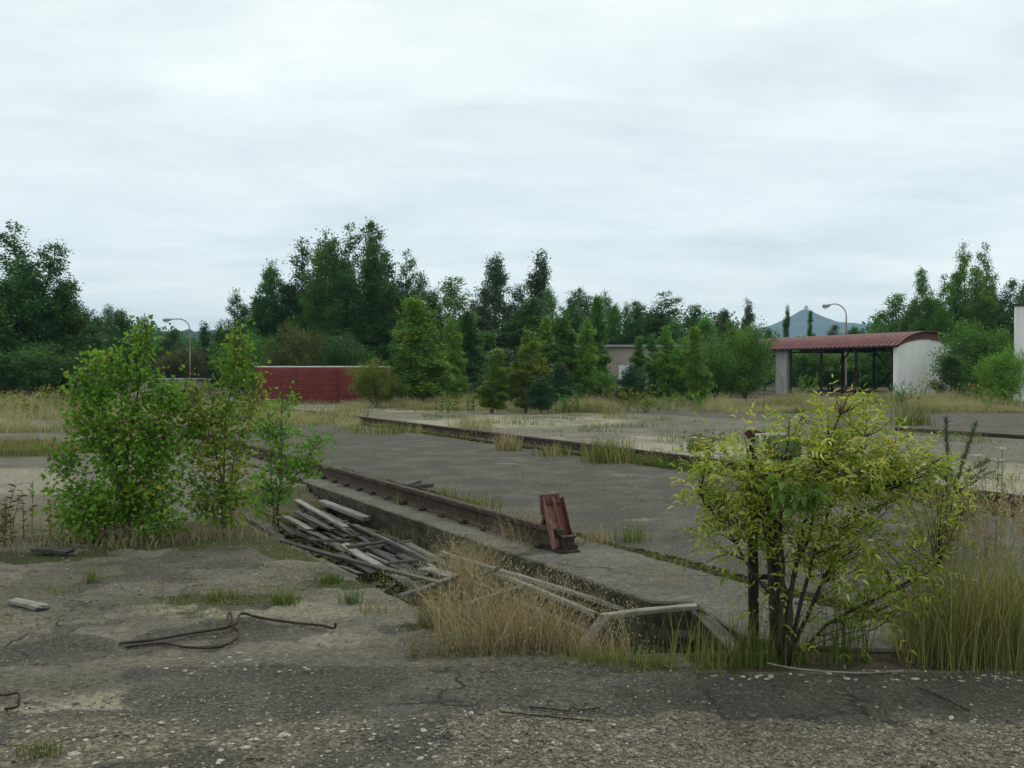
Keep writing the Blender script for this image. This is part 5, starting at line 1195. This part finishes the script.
# leafy weeds and flowers
def weed(name, label, cat, px, py, H, nst, spread, leafm, seed, lsize=.05, per=22, flower=None, group=None, shape='lance'):
    rs = np.random.RandomState(seed); b = gp(px, py, -.01); root = thing(name, label, cat, tuple(b), 0, group); mb = MB(); A = []; D = []; FP = []
    for s_ in range(nst):
        az = rs.uniform(0, 6.28); ln = rs.uniform(.05, .4) * spread; h = H * rs.uniform(.6, 1); o_ = np.array([rs.randn() * spread * .35, rs.randn() * spread * .35, 0])
        pts = [o_ + np.array([math.cos(az) * ln * f * f, math.sin(az) * ln * f * f, h * f]) for f in np.linspace(0, 1, 5)]
        mb.tube(pts, [.006 * max(1, lsize / .05), .005, .004, .003, .002], 4, cap=False); pts = np.array(pts)
        for k in range(per):
            g = rs.uniform(.4, 4); i0 = min(int(g), 3); p = pts[i0] + (pts[i0 + 1] - pts[i0]) * (g - i0); a2 = rs.uniform(0, 6.28)
            A.append(p); D.append(np.array([math.cos(a2), math.sin(a2), rs.uniform(0, .9)]))
        if flower:
            for k in range(flower[1]): FP.append(pts[-1] + np.array([rs.randn() * flower[2], rs.randn() * flower[2], -abs(rs.randn()) * flower[3]]))
    part('stem', mb.mesh('stem'), MATS['bark_brown'], root); A = np.array(A); n = len(A)
    L = rs.uniform(.6, 1.2, n) * lsize
    part('foliage', leaf_mesh('foliage', A, np.array(D), rs.randn(n, 3) * .4 + np.array([0, 0, 1]), L, L * .34, rs.rand(n), shape), MATS[leafm], root)
    if flower:
        FP = np.array(FP); n = len(FP)
        part('flower_head', leaf_mesh('flower_head', FP, rs.randn(n, 3), rs.randn(n, 3), np.full(n, flower[4]), np.full(n, flower[4] * .8), rs.rand(n)), MATS[flower[0]], root)
weed('leafy_weed', 'dark leafy weed at the left edge of the photo', 'weed', 14, 546, .62, 6, .28, 'leaf_olive', 1, .07, 16)
weed('leafy_weed', 'tall thin leafy weed just left of the leftmost sapling', 'weed', 42, 540, .60, 4, .2, 'leaf_olive', 2, .06, 16)
gl = 'goldenrods flowering in the grass belt'
for i, (lb, px, py, H) in enumerate([('goldenrod in the grass at the far left', 20, 416, 1.0), ('orange-tipped goldenrod right of the far left one', 46, 412, 1.2), ('goldenrod before the beige building, left one', 612, 405, 1.3),
                                     ('goldenrod before the beige building, right one', 637, 408, 1.1), ('goldenrod at the right foot of the white shed end', 925, 404, 1.4), ('goldenrod near the light green shrub at right', 980, 405, 1.2)]):
    weed('goldenrod', lb, 'flower', px, py, H, 14, 1.2, 'leaf_yellow', 20 + i, .12, 24, ('flower_yellow', 7, .10, .12, .05), gl)
for i, (lb, px, py, H) in enumerate([('bushy green weed in the grass before the shed, left of the yellow bush top', 806, 404, 1.7), ('green weed cluster before the white shed end', 905, 408, 1.3), ('bushy weed in the grass below the thin tree tops', 705, 410, .9),
      ('green weed at the grass edge right of the two small yellow birches', 565, 413, .9), ('low bushy weed before the beige building window', 655, 413, .8), ('weed clump below the bright green birch', 455, 413, 1.0), ('weed clump at the right end of the tall grass', 1002, 410, 1.2)]):
    weed('bushy_weed', lb, 'weed', px, py, H, 16, 1.5, 'leaf_birch' if i % 2 else 'leaf_pale', 120 + i, .13, 30, None, 'bushy weeds in the tall grass belt')
weed('goldenrod', 'goldenrod with yellow sprays at the right side of the yellow bush', 'flower', 932, 560, 1.02, 4, .30, 'leaf_sapling', 30, .07, 26, ('flower_yellow', 26, .05, .03, .012))
weed('yarrow', 'white flowered yarrow standing behind the reed grass', 'flower', 996, 560, 1.02, 5, .26, 'leaf_grey', 31, .04, 12, ('flower_white', 30, .028, .006, .012))
weed('leafy_weed', 'leafy weed left of the faded blue board beyond the far rail', 'weed', 716, 458, .62, 8, .35, 'leaf_olive', 33, .09, 18)
weed('leafy_weed', 'weed with rusty seed heads beyond the yellow bush top', 'weed', 690, 452, .55, 5, .3, 'leaf_birch', 34, .09, 16, ('flower_rust', 12, .03, .05, .03))

def pine_sapling(label, px, py, tops, Yb, seed):
    rs = np.random.RandomState(seed); b = gp(px, py, -.01); root = thing('young_pine', label, 'pine', tuple(b), 0); mb = MB(); A = []; D = []
    Yb = b[1]
    for (tx, ty) in tops:
        tip = Q(tx, ty, Yb) - b; mid = tip * np.array([.2, 1, .45]) ; pts = np.array([np.zeros(3), mid, tip * np.array([.55, 1, .72]), tip]); mb.tube(pts, [.014, .010, .007, .003], 6)
        for k in range(900):
            f = rs.uniform(.6, 3); i0 = min(int(f), 2); A.append(pts[i0] + (pts[i0 + 1] - pts[i0]) * (f - i0)); u_ = unit(pts[i0 + 1] - pts[i0]); D.append(u_ * .8 + rs.randn(3) * .4)
    for k in range(22):
        h = rs.uniform(.12, .62) * tip[2]; az = k * 2.4; L = rs.uniform(.18, .42); s0 = np.array([tip[0] * .2, 0, h]); e = s0 + np.array([math.cos(az) * L, math.sin(az) * L, L * .55])
        mb.tube([s0, (s0 + e) / 2 - np.array([0, 0, .02]), e], [.006, .005, .003], 4)
        for q in range(260): g = rs.uniform(.2, 1); A.append(s0 + (e - s0) * g); D.append(unit(e - s0) * .6 + rs.randn(3) * .45)
    part('stem', mb.mesh('stem'), MATS['bark_brown'], root); A = np.array(A); n = len(A)
    part('needles', leaf_mesh('needles', A, np.array(D), rs.randn(n, 3), rs.uniform(.04, .075, n), np.full(n, .0035), rs.rand(n)), MATS['needle'], root)
pine_sapling('young green pine with two upright shoots behind the yellow bush', 950, 545, [(946, 420), (976, 424)], 0, 5)

# ------------------------------------------------------------------ loose stones
def stones():
    rs = np.random.RandomState(77)
    # icosahedron-like lump
    t_ = (1 + 5 ** .5) / 2
    I = unit(np.array([(-1, t_, 0), (1, t_, 0), (-1, -t_, 0), (1, -t_, 0), (0, -1, t_), (0, 1, t_), (0, -1, -t_), (0, 1, -t_), (t_, 0, -1), (t_, 0, 1), (-t_, 0, -1), (-t_, 0, 1)], float))
    IF = np.array([(0, 11, 5), (0, 5, 1), (0, 1, 7), (0, 7, 10), (0, 10, 11), (1, 5, 9), (5, 11, 4), (11, 10, 2), (10, 7, 6), (7, 1, 8), (3, 9, 4), (3, 4, 2), (3, 2, 6), (3, 6, 8), (3, 8, 9), (4, 9, 5), (2, 4, 11), (6, 2, 10), (8, 6, 7), (9, 8, 1)])
    def heap(name, label, xy, size, flat, col, mat):
        n = len(xy); z = gz(xy); sc = size[:, None] * np.column_stack([rs.uniform(.7, 1.4, n), rs.uniform(.6, 1.2, n), flat * rs.uniform(.6, 1.3, n)]) * .5
        a = rs.uniform(0, 6.28, n); V = I[None] * (1 + rs.uniform(-.25, .25, (n, 12, 1))) * sc[:, None, :]
        x = V[..., 0] * np.cos(a)[:, None] - V[..., 1] * np.sin(a)[:, None]; y = V[..., 0] * np.sin(a)[:, None] + V[..., 1] * np.cos(a)[:, None]
        V = np.stack([x, y, V[..., 2]], -1) + np.column_stack([xy, z + sc[:, 2] * .45])[:, None, :]
        Fc = (IF[None] + (np.arange(n) * 12)[:, None, None]).reshape(-1, 3)
        me = raw_mesh(name, V.reshape(-1, 3), Fc, np.repeat(col, 20)); tag(link(name, me, MATS[mat]), label, 'stones', kind='stuff')
    m = MatB('stone'); c = m.ramp(m.attr('rnd'), [(0, (.045, .040, .032)), (.35, (.10, .092, .072)), (.75, (.20, .185, .145)), (1, (.44, .42, .36))]); nn = m.noise(m.coord(), 90, 3, .6)
    m.surf(m.mix(m.ramp(nn, [(.4, .5), (.6, 0.0)]), c, (.07, .062, .05)), .92, m.bump(nn, .004, .6), .2)
    def rej(n, f, box, pw=1):
        out = []; tot = 0
        while tot < n:
            k = n * 3; y = box[2] + (box[3] - box[2]) * rs.rand(k) ** pw; x = (rs.uniform(box[0], box[1], k)) * (y); xy = np.column_stack([x, y]); keep = rs.rand(k) < f(xy); out.append(xy[keep]); tot += keep.sum()
        return np.concatenate(out)[:n]
    n = 15000
    xy = rej(n, lambda p: np.clip(sstep(4.95, 4.6, p[:, 1]) * sstep(-.6, 0, p[:, 0]) + .25 * sstep(.50, .62, fbm(p[:, 0] * 2, p[:, 1] * 2, 4)), 0.01, 1), (-.75, .75, 3.6, 5.0))
    heap('gravel', 'loose gravel strewn over the near ground at lower right', xy, rs.uniform(.005, .017, n) * (1 + (rs.rand(n) > .97) * 1.2), .6, np.clip(.25 + rs.rand(n) * .55 + (rs.rand(n) > .93) * .4, 0, 1), 'stone')
    n = 6500
    xy = rej(n, lambda p: np.clip((fbm(p[:, 0] * 1.6 + 5, p[:, 1] * 1.6, 4) - .42) * 5, .02, 1) * (((p[:, 0] - R0[0]) * DT[0] + (p[:, 1] - R0[1]) * DT[1] < -1.3) | (p[:, 1] < 5.7)), (-.8, .6, 4.0, 11.5), 1.2)
    heap('gravel', 'small stones and grit scattered over the bare ground at left', xy, rs.uniform(.006, .022, n), .5, np.clip(.28 + rs.rand(n) * .5 + (rs.rand(n) > .9) * .4, 0, 1), 'stone')
    n = 260; pts = []
    for px, py, k, sx, sy in ((190, 742, 60, 90, 12), (380, 750, 60, 70, 16), (60, 752, 10, 40, 8), (780, 672, 20, 40, 2), (990, 672, 24, 30, 3), (890, 672, 14, 30, 4), (230, 668, 40, 60, 7), (560, 470, 12, 80, 14), (520, 740, 20, 60, 16)):
        for _ in range(k): p = P(px + rs.randn() * sx, max(py + rs.randn() * sy, 405)); pts.append(p[:2])
    xy = np.array(pts); n = len(xy)
    heap('concrete_chips', 'flat pale chips of broken concrete lying about on the ground', xy, rs.uniform(.014, .042, n) * (1 + (rs.rand(n) > .95) * .6), .25, rs.uniform(.75, 1, n), 'stone')
    m = MatB('moss'); c = m.ramp(m.attr('rnd'), [(0, (.012, .012, .006)), (.45, (.035, .036, .010)), (.8, (.075, .078, .016)), (1, (.12, .115, .03))]); nn = m.noise(m.coord(), 120, 3, .6)
    m.surf(m.mix(m.ramp(nn, [(.4, .6), (.6, 0.0)]), c, (.018, .016, .008)), .95, m.bump(nn, .006, .9), .1)
    n = 7200; sv = np.concatenate([rs.uniform(-1.8, 1.9, n // 2), rs.uniform(1.9, 13, n - n // 2)]); tv = 1.03 + np.clip(rs.randn(n), -2, 2) * (.045 + .10 * vnoise(sv * 1.7, sv * 0 + 3)); kp = (vnoise(sv * 1.1 + 4, sv * 0) > .30) | (sv < 1.6)
    sv = sv[kp]; tv = tv[kp]; n = len(sv)
    heap('moss', 'dark moss cushions filling the crack behind the near rail', np.array([ST(a, b)[:2] for a, b in zip(sv, tv)]), rs.uniform(.015, .065, n), .6, rs.rand(n), 'moss')
    n = 4200; sv = rs.uniform(-3, 26, n); heap('moss', 'moss and dirt heaped along the near side of the far rail', np.array([ST(a, 6.36 + np.clip(b, -2, 2) * .13)[:2] for a, b in zip(sv, rs.randn(n))]), rs.uniform(.03, .09, n), .6, rs.rand(n), 'moss')
    n = 2600; sv = rs.uniform(.2, 7.2, n); heap('rubble', 'dark rubble and rotted wood crumbs on the ditch floor', np.array([ST(a, b)[:2] for a, b in zip(sv, rs.uniform(-1.35, -.03, n))]), rs.uniform(.015, .06, n), .6, rs.uniform(0, .5, n), 'moss')
    n = 900
    xy = np.array([ST(a, b)[:2] for a, b in zip(rs.uniform(-1, 9, n), rs.uniform(1.2, 5.8, n))])
    heap('grit', 'pale grit sprinkled over the dark asphalt between the rails', xy, rs.uniform(.008, .028, n), .5, rs.uniform(.45, 1, n), 'stone')
stones()
def fallen_leaves():
    rs = np.random.RandomState(5); n = 1500; y = rs.uniform(4.2, 10.8, n); x = rs.uniform(-.62, .55, n) * y; t_ = (x - R0[0]) * DT[0] + (y - R0[1]) * DT[1]
    k = (t_ < -1.4) | (y < 5.6); x = x[k]; y = y[k]; n = len(x); z = ground_h(x, y) + .008
    me = leaf_mesh('leaf_litter', np.column_stack([x, y, z]), np.column_stack([rs.randn(n), rs.randn(n), rs.uniform(-.1, .25, n)]), np.array([0, 0, 1.]) + rs.randn(n, 3) * .3, rs.uniform(.012, .035, n), rs.uniform(.008, .018, n), rs.rand(n), 'oval')
    tag(link('leaf_litter', me, MATS['litter']), 'brown leaf litter and bits scattered over the near ground', 'litter', kind='stuff')
fallen_leaves()

# ------------------------------------------------------------------ air
def haze():
    mb = MB(); mb.box((400, 1900, 103), (7000, 4200, 228)); me = mb.mesh('haze')
    m = bpy.data.materials.new('haze'); m.use_nodes = True; t = m.node_tree; t.nodes.clear(); out = N(t, 'ShaderNodeOutputMaterial'); v = N(t, 'ShaderNodeVolumePrincipled')
    v.inputs['Color'].default_value = (.50, .76, 1.0, 1); v.inputs['Density'].default_value = HAZE; v.inputs['Anisotropy'].default_value = .1
    t.links.new(v.outputs[0], out.inputs['Volume']); tag(link('haze', me, m), 'thin bluish haze lying over the far country', 'haze', kind='stuff')
HAZE = 0.00017
haze()
